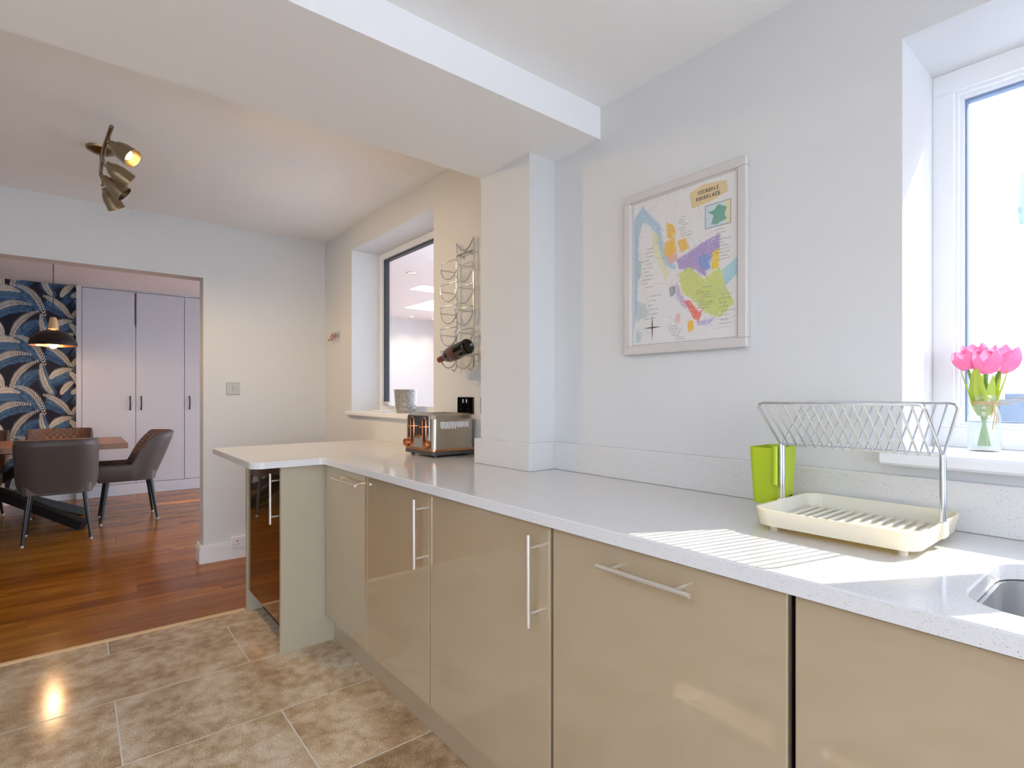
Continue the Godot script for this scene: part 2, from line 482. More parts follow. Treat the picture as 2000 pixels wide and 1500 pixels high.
func make_materials() -> void:
	mat("paint", c8(223, 223, 221), 0.65)
	mat("ceiling_paint", c8(249, 248, 246), 0.7)
	var dm := mat("bronze_mirror", c8(136, 104, 62), 0.03, 0.85)
	dm.metallic_specular = 0.5
	mat("brick", c8(150, 104, 82), 0.9)
	mat("gloss_white", c8(240, 240, 240), 0.3)
	mat("plastic_frame", c8(242, 243, 244), 0.25)
	mat("gasket", c8(58, 66, 74), 0.5)
	mat("seal", c8(128, 148, 178), 0.5)
	var g := mat("glass", Color(1, 1, 1, 0.03), 0.0)
	g.transparency = BaseMaterial3D.TRANSPARENCY_ALPHA
	var j := mat("jar_glass", Color(0.8, 0.86, 0.84, 0.13), 0.0)
	j.transparency = BaseMaterial3D.TRANSPARENCY_ALPHA
	var q := tri_map(mat("quartz", Color.WHITE, 0.12), quartz_tex(), 2.2)
	q.metallic_specular = 0.5
	var t := mat("taupe", c8(182, 162, 131), 0.05)
	t.metallic_specular = 0.68
	t.clearcoat_enabled = true
	t.clearcoat = 1.0
	t.clearcoat_roughness = 0.02
	mat("taupe_panel", c8(182, 170, 144), 0.22)
	mat("gap_shade", c8(22, 21, 22), 0.7)  # near-black put in for the shade inside door gaps and recesses
	mat("steel", c8(226, 218, 206), 0.34, 0.75)
	mat("chrome", c8(214, 218, 224), 0.1, 1.0)
	mat("brushed", c8(190, 184, 174), 0.34, 1.0)
	mat("sink_steel", c8(196, 196, 196), 0.34, 0.8)
	mat("copper", c8(222, 150, 106), 0.18, 1.0)
	mat("aged_brass", c8(150, 134, 108), 0.32, 1.0)
	mat("black_nickel", c8(52, 44, 36), 0.12, 1.0)
	mat("black", c8(18, 18, 20), 0.35)
	mat("base_plastic", c8(74, 72, 72), 0.45)
	mat("grey_frame", c8(212, 207, 202), 0.5)
	mat("lime", c8(184, 206, 36), 0.4)
	mat("wardrobe", c8(204, 206, 210), 0.4)
	mat("dark_iron", c8(34, 28, 26), 0.4)
	var tr := mat("tray", c8(252, 250, 238), 0.35)
	tr.backlight_enabled = true
	tr.backlight = c8(196, 178, 80)
	mat("grout", c8(222, 212, 196), 0.9)
	var st := stone_tex()
	for i in 4:
		var s := tri_map(mat("stone_%d" % i, [c8(255, 255, 255), c8(246, 240, 232), c8(255, 250, 244), c8(240, 232, 224)][i], 0.14), st, 0.95, true)
		s.metallic_specular = 0.32
		s.uv1_offset = Vector3(i * 0.37, i * 0.11, i * 0.53)
	var wt := wood_tex(Vector3(122, 70, 12), Vector3(194, 128, 40), 4)
	for i in 6:
		var s := tri_map(mat("oak_%d" % i, [c8(255, 255, 255), c8(240, 228, 216), c8(255, 242, 222), c8(226, 212, 200), c8(255, 248, 240), c8(246, 232, 218)][i], 0.19), wt, 0.8, true)
		s.metallic_specular = 0.3
		s.uv1_offset = Vector3(i * 0.29, i * 0.17, i * 0.41)
	var tt := tri_map(mat("table_wood", c8(255, 255, 255), 0.35), wood_tex(Vector3(96, 66, 34), Vector3(158, 116, 70), 9), 1.2, true)
	tt.uv1_offset = Vector3(0.1, 0.3, 0.2)
	mat("pale_wood", c8(226, 190, 138), 0.45)
	var lea := mat("leather", c8(86, 78, 75), 0.48)
	lea.rim_enabled = true
	lea.rim = 0.25
	var ql := mat("quilted", c8(108, 86, 76), 0.5)
	ql.heightmap_enabled = true
	ql.heightmap_texture = quilt_tex()
	ql.heightmap_scale = 0.7
	ql.uv1_triplanar = true
	ql.uv1_scale = Vector3.ONE * 9.0
	mat("table_black", c8(10, 11, 13), 0.5)
	var wp := mat("wallpaper", Color.WHITE, 0.7)
	wp.albedo_texture = paper_tex()
	var mp := mat("map", Color.WHITE, 0.6)
	mp.albedo_texture = map_tex()
	var render := tri_map(mat("render", c8(240, 240, 238), 0.9), ImageTexture.create_from_image(noise_img(8, 0.12, 256, 3)), 1.6)
	render.albedo_texture = null
	render.heightmap_enabled = true
	render.heightmap_texture = ImageTexture.create_from_image(noise_img(8, 0.12, 256, 3))
	render.heightmap_scale = 0.5
	mat("fence", c8(120, 132, 146), 0.8)
	mat("fence_light", c8(176, 186, 194), 0.8)
	mat("patio", c8(210, 210, 210), 0.9)
	mat("shadow_plate", c8(140, 164, 196), 0.5)  # blue of the shadow painted on the outside wall
	var pot := mat("hammered", c8(176, 172, 166), 0.25, 0.9)
	pot.heightmap_enabled = true
	pot.heightmap_texture = ImageTexture.create_from_image(noise_img(4, 0.06, 256, 2, FastNoiseLite.TYPE_CELLULAR))
	pot.heightmap_scale = 1.6
	pot.uv1_triplanar = true
	pot.uv1_scale = Vector3.ONE * 7.0
	mat("bottle_glass", c8(18, 14, 14), 0.06)
	mat("capsule", c8(120, 28, 34), 0.35)
	mat("wine_label", c8(88, 48, 42), 0.4)
	var pk := mat("petal", c8(250, 146, 194), 0.5)
	pk.backlight_enabled = true
	pk.backlight = c8(250, 175, 205)
	var lf := mat("leaf", c8(178, 194, 84), 0.5)
	lf.backlight_enabled = true
	lf.backlight = c8(170, 190, 60)
	mat("stem", c8(120, 160, 80), 0.5)
	mat("twine", c8(206, 180, 140), 0.9)
	var bulb := mat("bulb_glow", c8(255, 236, 200), 0.3)
	bulb.emission_enabled = true
	bulb.emission = c8(255, 214, 150)
	bulb.emission_energy_multiplier = 0.9
	mat("bulb_off", c8(206, 200, 190), 0.2)
	var dl := mat("downlight_glow", c8(255, 250, 240), 0.3)
	dl.emission_enabled = true
	dl.emission = c8(255, 240, 215)
	dl.emission_energy_multiplier = 0.5

# ---------------------------------------------------------------- the scene
const FOCAL := 1050.0      # pixels, of a 2000 x 1500 frame
const EYE_HEIGHT := 1.2

func _ready() -> void:
	# camera: level, lens shifted up a little
	var cam := Camera3D.new()
	cam.name = "camera"
	cam.projection = Camera3D.PROJECTION_FRUSTUM
	cam.near = 0.05
	cam.far = 200.0
	cam.size = 2.0 * 750.0 / FOCAL * cam.near
	cam.frustum_offset = Vector2(0, 22.0 / FOCAL * cam.near)
	cam.position = V(0, EYE_HEIGHT, 0)
	cam.rotation.y = -deg_to_rad(39.02)
	add_child(cam)
	cam.current = true
	# sky, sun, exposure
	var env := Environment.new()
	env.background_mode = Environment.BG_SKY
	var sky := ProceduralSkyMaterial.new()
	sky.sky_top_color = c8(182, 203, 236)
	sky.sky_horizon_color = c8(232, 238, 246)
	sky.ground_bottom_color = c8(150, 146, 140)
	sky.ground_horizon_color = c8(210, 212, 214)
	sky.sun_angle_max = 1.0
	env.sky = Sky.new()
	env.sky.sky_material = sky
	env.background_energy_multiplier = 0.9
	env.tonemap_mode = Environment.TONE_MAPPER_LINEAR
	env.tonemap_exposure = 9.4
	env.sdfgi_enabled = true
	env.ssao_enabled = true
	env.ssil_enabled = true
	var we := WorldEnvironment.new()
	we.name = "environment"
	we.environment = env
	add_child(we)
	var sun := DirectionalLight3D.new()
	sun.name = "sun"
	sun.light_color = c8(255, 249, 240)
	sun.light_energy = 0.18
	sun.light_angular_distance = 0.4
	sun.shadow_enabled = true
	add_child(sun)
	sun.look_at_from_position(Vector3.ZERO, V(-1.0, -1.02, -0.565))

	make_materials()
	room()
	floors()
	windows()
	units()
	worktop()
	dining()
	lamps()
	wall_things()
	worktop_things()
	outside()

# ---------------------------------------------------------------- the room
func room() -> void:
	var p: Material = M.paint
	# right wall of the near zone, window opening z -0.41..0.85
	var w := MB.new()
	w.box(V(1.53, -0.1, -1.95), V(1.86, 2.6, -0.41))
	w.box(V(1.53, -0.1, 0.85), V(1.86, 2.6, 3.2))
	w.box(V(1.53, -0.1, -0.41), V(1.86, 1.04, 0.85))
	w.box(V(1.53, 2.05, -0.41), V(1.86, 2.6, 0.85))
	struct("wall_right", "white painted wall with the framed map and the sunlit window", w, p)
	# right wall of the far zone, window opening z -3.83..-2.658
	w = MB.new()
	w.box(V(1.58, -0.1, -4.52), V(1.86, 2.7, -3.83))
	w.box(V(1.58, -0.1, -2.658), V(1.86, 2.7, -1.95))
	w.box(V(1.58, -0.1, -3.83), V(1.86, 1.058, -2.658))
	w.box(V(1.58, 2.27, -3.83), V(1.86, 2.7, -2.658))
	struct("wall_right", "cream wall behind toaster and wine rack with an inner window", w, p)
	w = MB.new()
	w.box(V(1.395, 0.9, -1.94), V(1.54, 2.17, -1.61))
	struct("wall_pier", "white wall pier standing out between the toaster corner and the map wall", w, p)
	w = MB.new()
	w.box(V(-2.62, 2.161, -1.94), V(1.6, 2.7, -1.36))
	struct("ceiling_beam", "wide white boxed beam crossing the ceiling above the pier", w, M.ceiling_paint)
	w = MB.new()
	w.box(V(-0.7, 2.28, -1.38), V(1.6, 2.6, 3.2))
	w.box(V(-2.75, 2.28, -1.38), V(-0.7, 2.6, -1.1))
	w.box(V(-2.75, 2.28, 1.3), V(-0.7, 2.6, 3.2))
	w.box(V(-2.75, 2.28, -1.1), V(-2.2, 2.6, 1.3))
	struct("ceiling", "smooth white ceiling above the near end of the worktop", w, M.ceiling_paint)
	w = MB.new()
	w.box(V(-2.75, 2.44, -4.5), V(1.6, 2.7, -1.9))
	struct("ceiling", "cream ceiling carrying the four-spot bar light", w, M.ceiling_paint)
	# far wall with the wide doorway
	w = MB.new()
	w.box(V(0.706, -0.1, -4.52), V(1.6, 2.7, -4.38))
	w.box(V(-1.3, 2.04, -4.52), V(0.706, 2.7, -4.38))
	w.box(V(-3.3, -0.1, -4.52), V(-1.3, 2.7, -4.38))
	struct("wall_far", "cream wall pierced by the wide doorway to the dining room", w, p)
	w = MB.new()
	w.box(V(-2.8, -0.1, -4.5), V(-2.6, 2.7, 3.2))
	struct("wall_left", "plain white kitchen wall opposite the worktop", w, p)
	w = MB.new()
	w.box(V(-2.8, -0.1, 3.0), V(-2.3, 2.6, 3.2))
	w.box(V(1.2, -0.1, 3.0), V(1.86, 2.6, 3.2))
	w.box(V(-2.3, 2.15, 3.0), V(1.2, 2.6, 3.2))
	struct("wall_back", "white wall around the added garden doors behind the viewer", w, p)
	# dining room and the bright room that joins it
	w = MB.new()
	w.box(V(-3.3, -0.1, -8.2), V(5.4, 2.8, -8.03))
	struct("wall_dining_far", "pale end wall of the dining room", w, p)
	w = MB.new()
	w.quad_uv([V(-3.2, 0.12, -8.028), V(0.0, 0.12, -8.028), V(0.0, 2.47, -8.028), V(-3.2, 2.47, -8.028)], [Vector2(-3.2 / 0.646 + 1.07, -0.12 / 0.557 + 0.32), Vector2(1.07, -0.12 / 0.557 + 0.32), Vector2(1.07, -2.47 / 0.557 + 0.32), Vector2(-3.2 / 0.646 + 1.07, -2.47 / 0.557 + 0.32)])
	struct("wall_covering", "navy wallpaper printed with cream and blue palm feathers", w, M.wallpaper)
	w = MB.new()
	w.box(V(-3.3, -0.1, -8.2), V(-3.2, 2.8, -4.4))
	struct("wall_dining_left", "pale side wall of the dining room", w, p)
	w = MB.new()
	w.box(V(5.2, -0.1, -8.2), V(5.4, 2.8, -7.2))
	w.box(V(5.2, -0.1, -1.6), V(5.4, 2.8, -0.62))
	w.box(V(5.2, 2.2, -7.2), V(5.4, 2.8, -1.6))  # open side added to bring more daylight into the garden room
	struct("wall_dining_right", "white wall around an opening added to brighten the garden room", w, p)
	# ceiling with a rooflight, then two openings added for their light: x 3.7..4.7, z -7.05..-6.25; x 3.5..5.0, z -4.6..-1.5; and a slit for the floor sun strip x 3.1..4.4, z -5.78..-5.48
	w = MB.new()
	w.box(V(-3.3, 2.47, -8.2), V(3.1, 2.75, -4.45))
	w.box(V(1.6, 2.47, -4.45), V(3.1, 2.75, -0.7))
	w.box(V(3.1, 2.47, -8.2), V(5.4, 2.75, -7.05))
	w.box(V(3.1, 2.47, -7.05), V(3.7, 2.75, -6.25))
	w.box(V(4.7, 2.47, -7.05), V(5.4, 2.75, -6.25))
	w.box(V(3.1, 2.47, -6.25), V(5.4, 2.75, -5.78))
	w.box(V(4.4, 2.47, -5.78), V(5.4, 2.75, -5.48))
	w.box(V(3.1, 2.47, -5.48), V(5.4, 2.75, -4.6))
	w.box(V(3.1, 2.47, -4.6), V(3.5, 2.75, -1.5))
	w.box(V(5.0, 2.47, -4.6), V(5.4, 2.75, -1.5))
	w.box(V(3.1, 2.47, -1.5), V(5.4, 2.75, -0.7))
	struct("ceiling_dining", "pale dining room ceiling with a rooflight and two added light openings", w, M.ceiling_paint)
	# skirting boards
	skirting("baseboard_far", "white moulded skirting board at the foot of the doorway wall", [V(0.692, 0, -4.52), V(0.692, 0, -4.366), V(1.58, 0, -4.366)], 0.13)
	skirting("baseboard_dining", "white skirting board below the feather wallpaper", [V(-3.2, 0, -8.016), V(0.0, 0, -8.016)], 0.12)

func skirting(called: String, label: String, path: Array, h: float) -> void:
	var m := MB.new()
	for i in path.size() - 1:
		var a: Vector3 = path[i]
		var b: Vector3 = path[i + 1]
		var e := (b - a).normalized() * 0.012
		if i > 0: a -= e
		m.beam(a + V(0, h * 0.39, 0), b + V(0, h * 0.39, 0), 0.028, h * 0.78)
		m.beam(a + V(0, h * 0.84, 0), b + V(0, h * 0.84, 0), 0.021, h * 0.12, 0.003)
		m.beam(a + V(0, h * 0.95, 0), b + V(0, h * 0.95, 0), 0.013, h * 0.1, 0.003)
	struct(called, label, m, M.gloss_white)

func floors() -> void:
	var r := RandomNumberGenerator.new()
	r.seed = 12
	# tiles: rows 0.475 deep along x, 0.98 long, half bond
	var m := MB.new()
	m.box(V(-2.75, -0.2, -3.28), V(1.86, -0.0007, 3.2))
	var f := struct("floor", "beige stone-look floor tiles with pale grout in the kitchen", m, M.grout)
	var g := 0.0026
	var row := 0
	var z0 := -3.28
	var z1 := -3.10
	while z0 < 2.95:
		var x := 0.607 - 0.98 * 4 if row % 2 == 1 else 0.117 - 0.98 * 3
		while x < 1.5:
			var lo := maxf(x, -2.6)
			var hi := minf(x + 0.98, 1.52)
			if hi - lo > 0.05:
				var t := MB.new()
				t.box(V(lo + g, -0.012, z0 + g), V(hi - g, 0.0, z1 - g), 0.0005)
				part(f, "tile", t, M["stone_%d" % r.randi_range(0, 3)])
			x += 0.98
		z0 = z1
		z1 = z1 + (0.48 if row == 0 else 0.4725)
		row += 1
	# timber floor: boards along x, 0.14 wide
	m = MB.new()
	m.box(V(-3.3, -0.2, -8.2), V(5.4, -0.002, -3.285))
	var d := struct("floor_dining", "polished warm brown timber boards in the dining room", m, M.oak_3)
	z0 = -3.297
	while z0 > -8.0:
		var zn := maxf(z0 - 0.14, -8.03)
		var x := -2.6 - r.randf() * 1.4
		while x < 2.6:
			var L := r.randf_range(0.9, 1.9)
			var b := MB.new()
			b.box(V(maxf(x, -3.2) + 0.0007, -0.012, zn + 0.0007), V(x + L - 0.0007, 0.0, z0 - 0.0007), 0.0003)
			if x + L > -2.4: part(d, "board", b, M["oak_%d" % r.randi_range(0, 5)])
			x += L
		z0 = zn
	m = MB.new()
	m.box(V(-2.6, -0.002, -3.302), V(0.735, 0.005, -3.272), 0.002)
	struct("trim_1", "thin timber threshold strip between tiles and boards", m, M.pale_wood)

func windows() -> void:
	# window over the sink
	var w := Node3D.new()
	w.name = "window_1"
	add_child(w)
	tag(w, "white framed double window over the worktop with a deep sill", "", "", "structure")
	var sill := MB.new()
	sill.box(V(1.488, 1.035, -0.45), V(1.80, 1.065, 0.9), 0.006)
	part(w, "window_sill", sill, M.gloss_white)
	var fr := MB.new()
	fr.box(V(1.785, 1.0652, -0.4098), V(1.85, 1.115, 0.8498), 0.001)
	fr.box(V(1.785, 1.995, -0.4098), V(1.85, 2.0498, 0.8498), 0.001)
	fr.box(V(1.785, 1.1152, -0.41), V(1.85, 1.9948, -0.365), 0.001)
	fr.box(V(1.785, 1.1152, 0.185), V(1.85, 1.9948, 0.295), 0.001)
	fr.box(V(1.785, 1.1152, 0.80), V(1.85, 1.9948, 0.85), 0.001)
	part(w, "window_frame", fr, M.plastic_frame)
	for s in [[-0.366, 0.186], [0.294, 0.801]]:
		var bd := MB.new()
		var z0: float = s[0]
		var z1: float = s[1]
		for k in 2:
			var a := 0.008 * k
			var xo := 1.797 + 0.012 * k
			bd.box(V(xo, 1.112 + a, z0 + a), V(1.845 - 0.001 * k, 1.1218 + a, z1 - a))
			bd.box(V(xo, 1.9872 - a, z0 + a), V(1.845 - 0.001 * k, 1.997 - a, z1 - a))
			bd.box(V(xo, 1.122 + a, z0 + a), V(1.845 - 0.001 * k, 1.987 - a, z0 + 0.009 + a))
			bd.box(V(xo, 1.122 + a, z1 - 0.009 - a), V(1.845 - 0.001 * k, 1.987 - a, z1 - a))
		part(w, "glazing_bead", bd, M.plastic_frame)
		var gk := MB.new()
		gk.box(V(1.82, 1.128, z0 + 0.016), V(1.84, 1.133, z1 - 0.016))
		gk.box(V(1.82, 1.972, z0 + 0.016), V(1.84, 1.981, z1 - 0.016))
		gk.box(V(1.82, 1.1332, z0 + 0.016), V(1.84, 1.9718, z0 + 0.021))
		gk.box(V(1.82, 1.1332, z1 - 0.021), V(1.84, 1.9718, z1 - 0.016))
		part(w, "gasket", gk, M.seal)
		var pn := MB.new()
		pn.quad(V(1.83, 1.128, z0 + 0.015), V(1.83, 1.128, z1 - 0.015), V(1.83, 1.982, z1 - 0.015), V(1.83, 1.982, z0 + 0.015))
		part(w, "pane", pn, M.glass)
	w = Node3D.new()  # rooflight added out of view to brighten worktop and floor
	w.name = "added_window_3"
	add_child(w)
	tag(w, "white framed rooflight added unseen behind the viewer to brighten the kitchen", "", "", "structure")
	fr = MB.new()
	fr.box(V(-2.2, 2.56, -1.1), V(-2.14, 2.63, 1.3), 0.002)
	fr.box(V(-0.76, 2.56, -1.1), V(-0.7, 2.63, 1.3), 0.002)
	fr.box(V(-2.139, 2.56, -1.1), V(-0.761, 2.63, -1.04), 0.002)
	fr.box(V(-2.139, 2.56, 1.24), V(-0.761, 2.63, 1.3), 0.002)
	part(w, "window_frame", fr, M.plastic_frame)
	var rl := MB.new()
	rl.quad(V(-2.15, 2.6, -1.05), V(-2.15, 2.6, 1.25), V(-0.75, 2.6, 1.25), V(-0.75, 2.6, -1.05))
	part(w, "pane", rl, M.glass)
	# inner window beside the wine rack
	w = Node3D.new()
	w.name = "window_2"
	add_child(w)
	tag(w, "white inner window between wine rack and doorway wall, looking into the garden room", "", "", "structure")
	sill = MB.new()
	sill.box(V(1.545, 1.053, -3.88), V(1.85, 1.083, -2.62), 0.006)
	part(w, "window_sill", sill, M.gloss_white)
	fr = MB.new()
	fr.box(V(1.80, 1.0832, -3.8298), V(1.858, 1.125, -2.6582), 0.001)
	fr.box(V(1.80, 2.225, -3.8298), V(1.858, 2.2698, -2.6582), 0.001)
	fr.box(V(1.80, 1.1252, -3.8298), V(1.858, 2.2248, -3.785), 0.001)
	fr.box(V(1.80, 1.1252, -2.70), V(1.858, 2.2248, -2.6582), 0.001)
	part(w, "window_frame", fr, M.plastic_frame)
	var gk2 := MB.new()
	gk2.box(V(1.815, 1.1255, -3.7848), V(1.85, 2.2115, -3.762))
	gk2.box(V(1.815, 2.212, -3.7848), V(1.85, 2.2245, -2.7002))
	part(w, "gasket", gk2, M.gasket)
	var gl := MB.new()
	gl.quad(V(1.84, 1.12, -3.79), V(1.84, 1.12, -2.69), V(1.84, 2.23, -2.69), V(1.84, 2.23, -3.79))
	part(w, "pane", gl, M.glass)
	var hd := MB.new()
	hd.box(V(1.775, 1.128, -3.74), V(1.81, 1.152, -3.68), 0.004)
	hd.tube([V(1.775, 1.14, -3.70), V(1.755, 1.142, -3.66), V(1.755, 1.142, -3.57)], 0.008)
	part(w, "window_handle", hd, M.steel)
	# unseen garden doors added behind the viewer for daylight
	w = Node3D.new()
	w.name = "door_1"
	add_child(w)
	tag(w, "white framed sliding garden doors added unseen behind the viewer for daylight", "", "", "structure")
	var df := MB.new()
	for x in [-2.3, -1.17, -0.02, 1.13]:
		df.box(V(x, 0.061, 3.05), V(x + 0.07, 2.079, 3.12), 0.002)
	df.box(V(-2.3, 0, 3.05), V(1.2, 0.06, 3.12), 0.004)
	df.box(V(-2.3, 2.08, 3.05), V(1.2, 2.15, 3.12), 0.004)
	part(w, "door_frame", df, M.plastic_frame)
	for x in [-2.24, -1.11, 0.04]:
		var pg := MB.new()
		pg.quad(V(x, 0.05, 3.085), V(x + 1.1, 0.05, 3.085), V(x + 1.1, 2.09, 3.085), V(x, 2.09, 3.085))
		part(w, "pane", pg, M.glass)


# ---------------------------------------------------------------- base units
func bar(at: Vector3, along: Vector3, length: float, out: Vector3) -> MB:
	var m := MB.new()
	var o := out * 0.034
	m.tube([at + o - along * length / 2, at + o + along * length / 2], 0.006, -1, 12)
	for s in [-1.0, 1.0]:
		var b: Vector3 = at + along * s * (length / 2 - 0.035)
		m.tube([b, b + o], 0.0045, -1, 10)
	return m

func units() -> void:
	var L := V(-1, 0, 0)
	var spec := [
		[-2.597, -2.114, "narrow gloss taupe base unit in the corner, short horizontal bar handle", "base_cabinet", V(0.94, 0.82, -2.295), V(0, 0, 1), 0.27],
		[-2.110, -1.612, "gloss taupe base unit next to the narrow corner one, vertical bar handle", "base_cabinet", V(0.94, 0.72, -1.656), V(0, 1, 0), 0.24],
		[-1.606, -1.006, "wide gloss taupe base unit with vertical handle beside a black gap", "base_cabinet", V(0.94, 0.72, -1.052), V(0, 1, 0), 0.24],
		[-0.995, -0.416, "gloss taupe appliance front with long horizontal bar handle below the dish rack", "base_cabinet", V(0.94, 0.818, -0.70), V(0, 0, 1), 0.235],
		[-0.403, 0.195, "gloss taupe base unit under the sink, nearest the viewer", "base_cabinet", V(0.94, 0.72, 0.15), V(0, 1, 0), 0.24],
	]
	for s in spec:
		var z0: float = s[0]
		var z1: float = s[1]
		var t := thing(s[3], s[2], "cabinet", V(0.96, 0, (z0 + z1) / 2), 0, "base units along the window wall")
		var o := t.position
		var b := MB.new()
		b.box(V(0.962, 0.13, z0 + 0.004) - o, V(1.385, 0.868 if z1 < 0.0 else 0.68, z1 - 0.004) - o)
		b.box(V(1.0, 0.0, z0 + 0.03) - o, V(1.36, 0.13, z1 - 0.03) - o)
		part(t, "body", b, M.gap_shade)
		var d := MB.new()
		d.box(V(0.94, 0.132, z0) - o, V(0.96, 0.862, z1) - o, 0.0015)
		var dn := part(t, "door", d, M.taupe)
		var h := bar(s[4] - o, s[5], s[6], L)
		part(dn, "handle", h, M.steel, "brushed steel bar handle")
	var p := MB.new()
	p.box(V(0.985, 0.0, -2.61), V(1.0, 0.127, 0.9), 0.001)
	single("cabinet_plinth", "taupe plinth board running along the tiles below the base units", "plinth", p, M.taupe)
	# the unit at the end of the run, turned to the left, under the overhanging worktop
	var e := thing("end_cabinet", "deeper end unit with dark mirror-like gloss door below the worktop overhang", "cabinet", V(1.1, 0, -2.94))
	var c := e.position
	var q := MB.new()
	q.box(V(0.735, 0.0, -2.628) - c, V(1.39, 0.868, -2.606) - c, 0.001)
	part(e, "end_panel", q, M.taupe_panel, "satin taupe end panel down to the tiles")
	q = MB.new()
	q.box(V(0.735, 0.0, -3.27) - c, V(1.39, 0.868, -3.25) - c, 0.001)
	part(e, "end_panel", q, M.taupe_panel)
	q = MB.new()
	q.box(V(0.77, 0.12, -3.249) - c, V(1.39, 0.868, -2.629) - c)
	q.box(V(0.82, 0.0, -3.249) - c, V(0.835, 0.12, -2.629) - c)
	part(e, "body", q, M.gap_shade)
	q = MB.new()
	q.box(V(0.745, 0.118, -3.247) - c, V(0.765, 0.862, -2.631) - c, 0.0015)
	var ed := part(e, "door", q, M.bronze_mirror, "dark bronze mirror-gloss door")
	part(ed, "handle", bar(V(0.745, 0.71, -2.69) - c, V(0, 1, 0), 0.24, L), M.steel, "brushed steel bar handle")

func arc(c: Vector2, r: float, a0: float, a1: float, n := 6) -> Array:
	var o := []
	for i in n + 1:
		var t := deg_to_rad(lerpf(a0, a1, float(i) / n))
		o.append(c + Vector2(cos(t), sin(t)) * r)
	return o

func worktop() -> void:
	var outer := PackedVector2Array()
	for p in [Vector2(1.578, -1.95), Vector2(1.528, -1.95), Vector2(1.528, 1.9), Vector2(0.918, 1.9)]: outer.append(p)
	for p in arc(Vector2(0.898, -2.545), 0.02, 0, -90, 3): outer.append(p)     # inner corner
	for p in arc(Vector2(0.65, -2.615), 0.05, 90, 180): outer.append(p)
	for p in arc(Vector2(0.62, -3.43), 0.02, 180, 270, 3): outer.append(p)
	outer.append(Vector2(1.578, -3.45))
	var hole := MB.rrect(0.998, -0.2, 1.33, 0.34, 0.07, 6)
	var m := MB.new()
	var y0 := 0.87
	var y1 := 0.90
	var bev := 0.003
	var oi := MB.inset(outer, bev)
	var hi := MB.inset(hole, -bev)
	m.walls(outer, y0, outer, y1 - bev)
	m.walls(outer, y1 - bev, oi, y1)
	m.walls(hole, y0, hole, y1 - bev, Transform3D.IDENTITY, true)
	m.walls(hole, y1 - bev, hi, y1, Transform3D.IDENTITY, true)
	# caps as keyhole polygons: cut along z from the hole to the near end
	for side in [[oi, hi, y1, true], [outer, hole, y0, false]]:
		var O: PackedVector2Array = side[0]
		var Hh: PackedVector2Array = side[1]
		var k := PackedVector2Array()
		# split in two halves by the line z = 0.07 through the hole
		for near in [true, false]:
			var clip := PackedVector2Array([Vector2(0, 0.07), Vector2(3, 0.07), Vector2(3, 5), Vector2(0, 5)]) if near else PackedVector2Array([Vector2(0, -5), Vector2(3, -5), Vector2(3, 0.07), Vector2(0, 0.07)])
			for piece in Geometry2D.intersect_polygons(O, clip):
				for rest in Geometry2D.clip_polygons(piece, Hh):
					m.cap(rest, side[2], side[3])
	single("worktop", "speckled pale grey quartz worktop running from the sink to the rounded peninsula", "worktop", m, M.quartz)
	# upstand pieces
	m = MB.new()
	m.box(V(1.510, 0.9005, -1.59), V(1.53, 1.01, 1.9), 0.002)
	m.box(V(1.395, 0.9005, -1.61), V(1.515, 1.01, -1.59), 0.002)
	m.box(V(1.375, 0.9005, -1.965), V(1.395, 1.01, -1.59), 0.002)
	single("upstand", "speckled quartz upstand along the wall and around the pier", "upstand", m, M.quartz)
	# sink: steel bowl below the cut-out
	var s := thing("sink", "undermounted stainless steel sink bowl in the sunlit worktop", "sink", V(1.164, 0.69, 0.07))
	var o := s.position
	var bowl := MB.new()
	var ring: Array[PackedVector2Array] = []
	var ys := [0.869, 0.868, 0.74, 0.71, 0.70]
	var ins := [-0.03, 0.006, 0.012, 0.022, 0.05]
	for i in 5: ring.append(MB.inset(hole, ins[i]))
	var xf := Transform3D(Basis.IDENTITY, -o)
	for i in 4: bowl.walls(ring[i + 1], ys[i + 1], ring[i], ys[i], xf, true, true)
	bowl.cap(ring[4], 0.70, true, xf)
	part(s, "bowl", bowl, M.sink_steel)
	var w := MB.new()
	w.lathe([Vector2(0.0, 0.012), Vector2(0.03, 0.012), Vector2(0.042, 0.018), Vector2(0.045, 0.011)], 24)
	part(s, "waste", w, M.chrome)

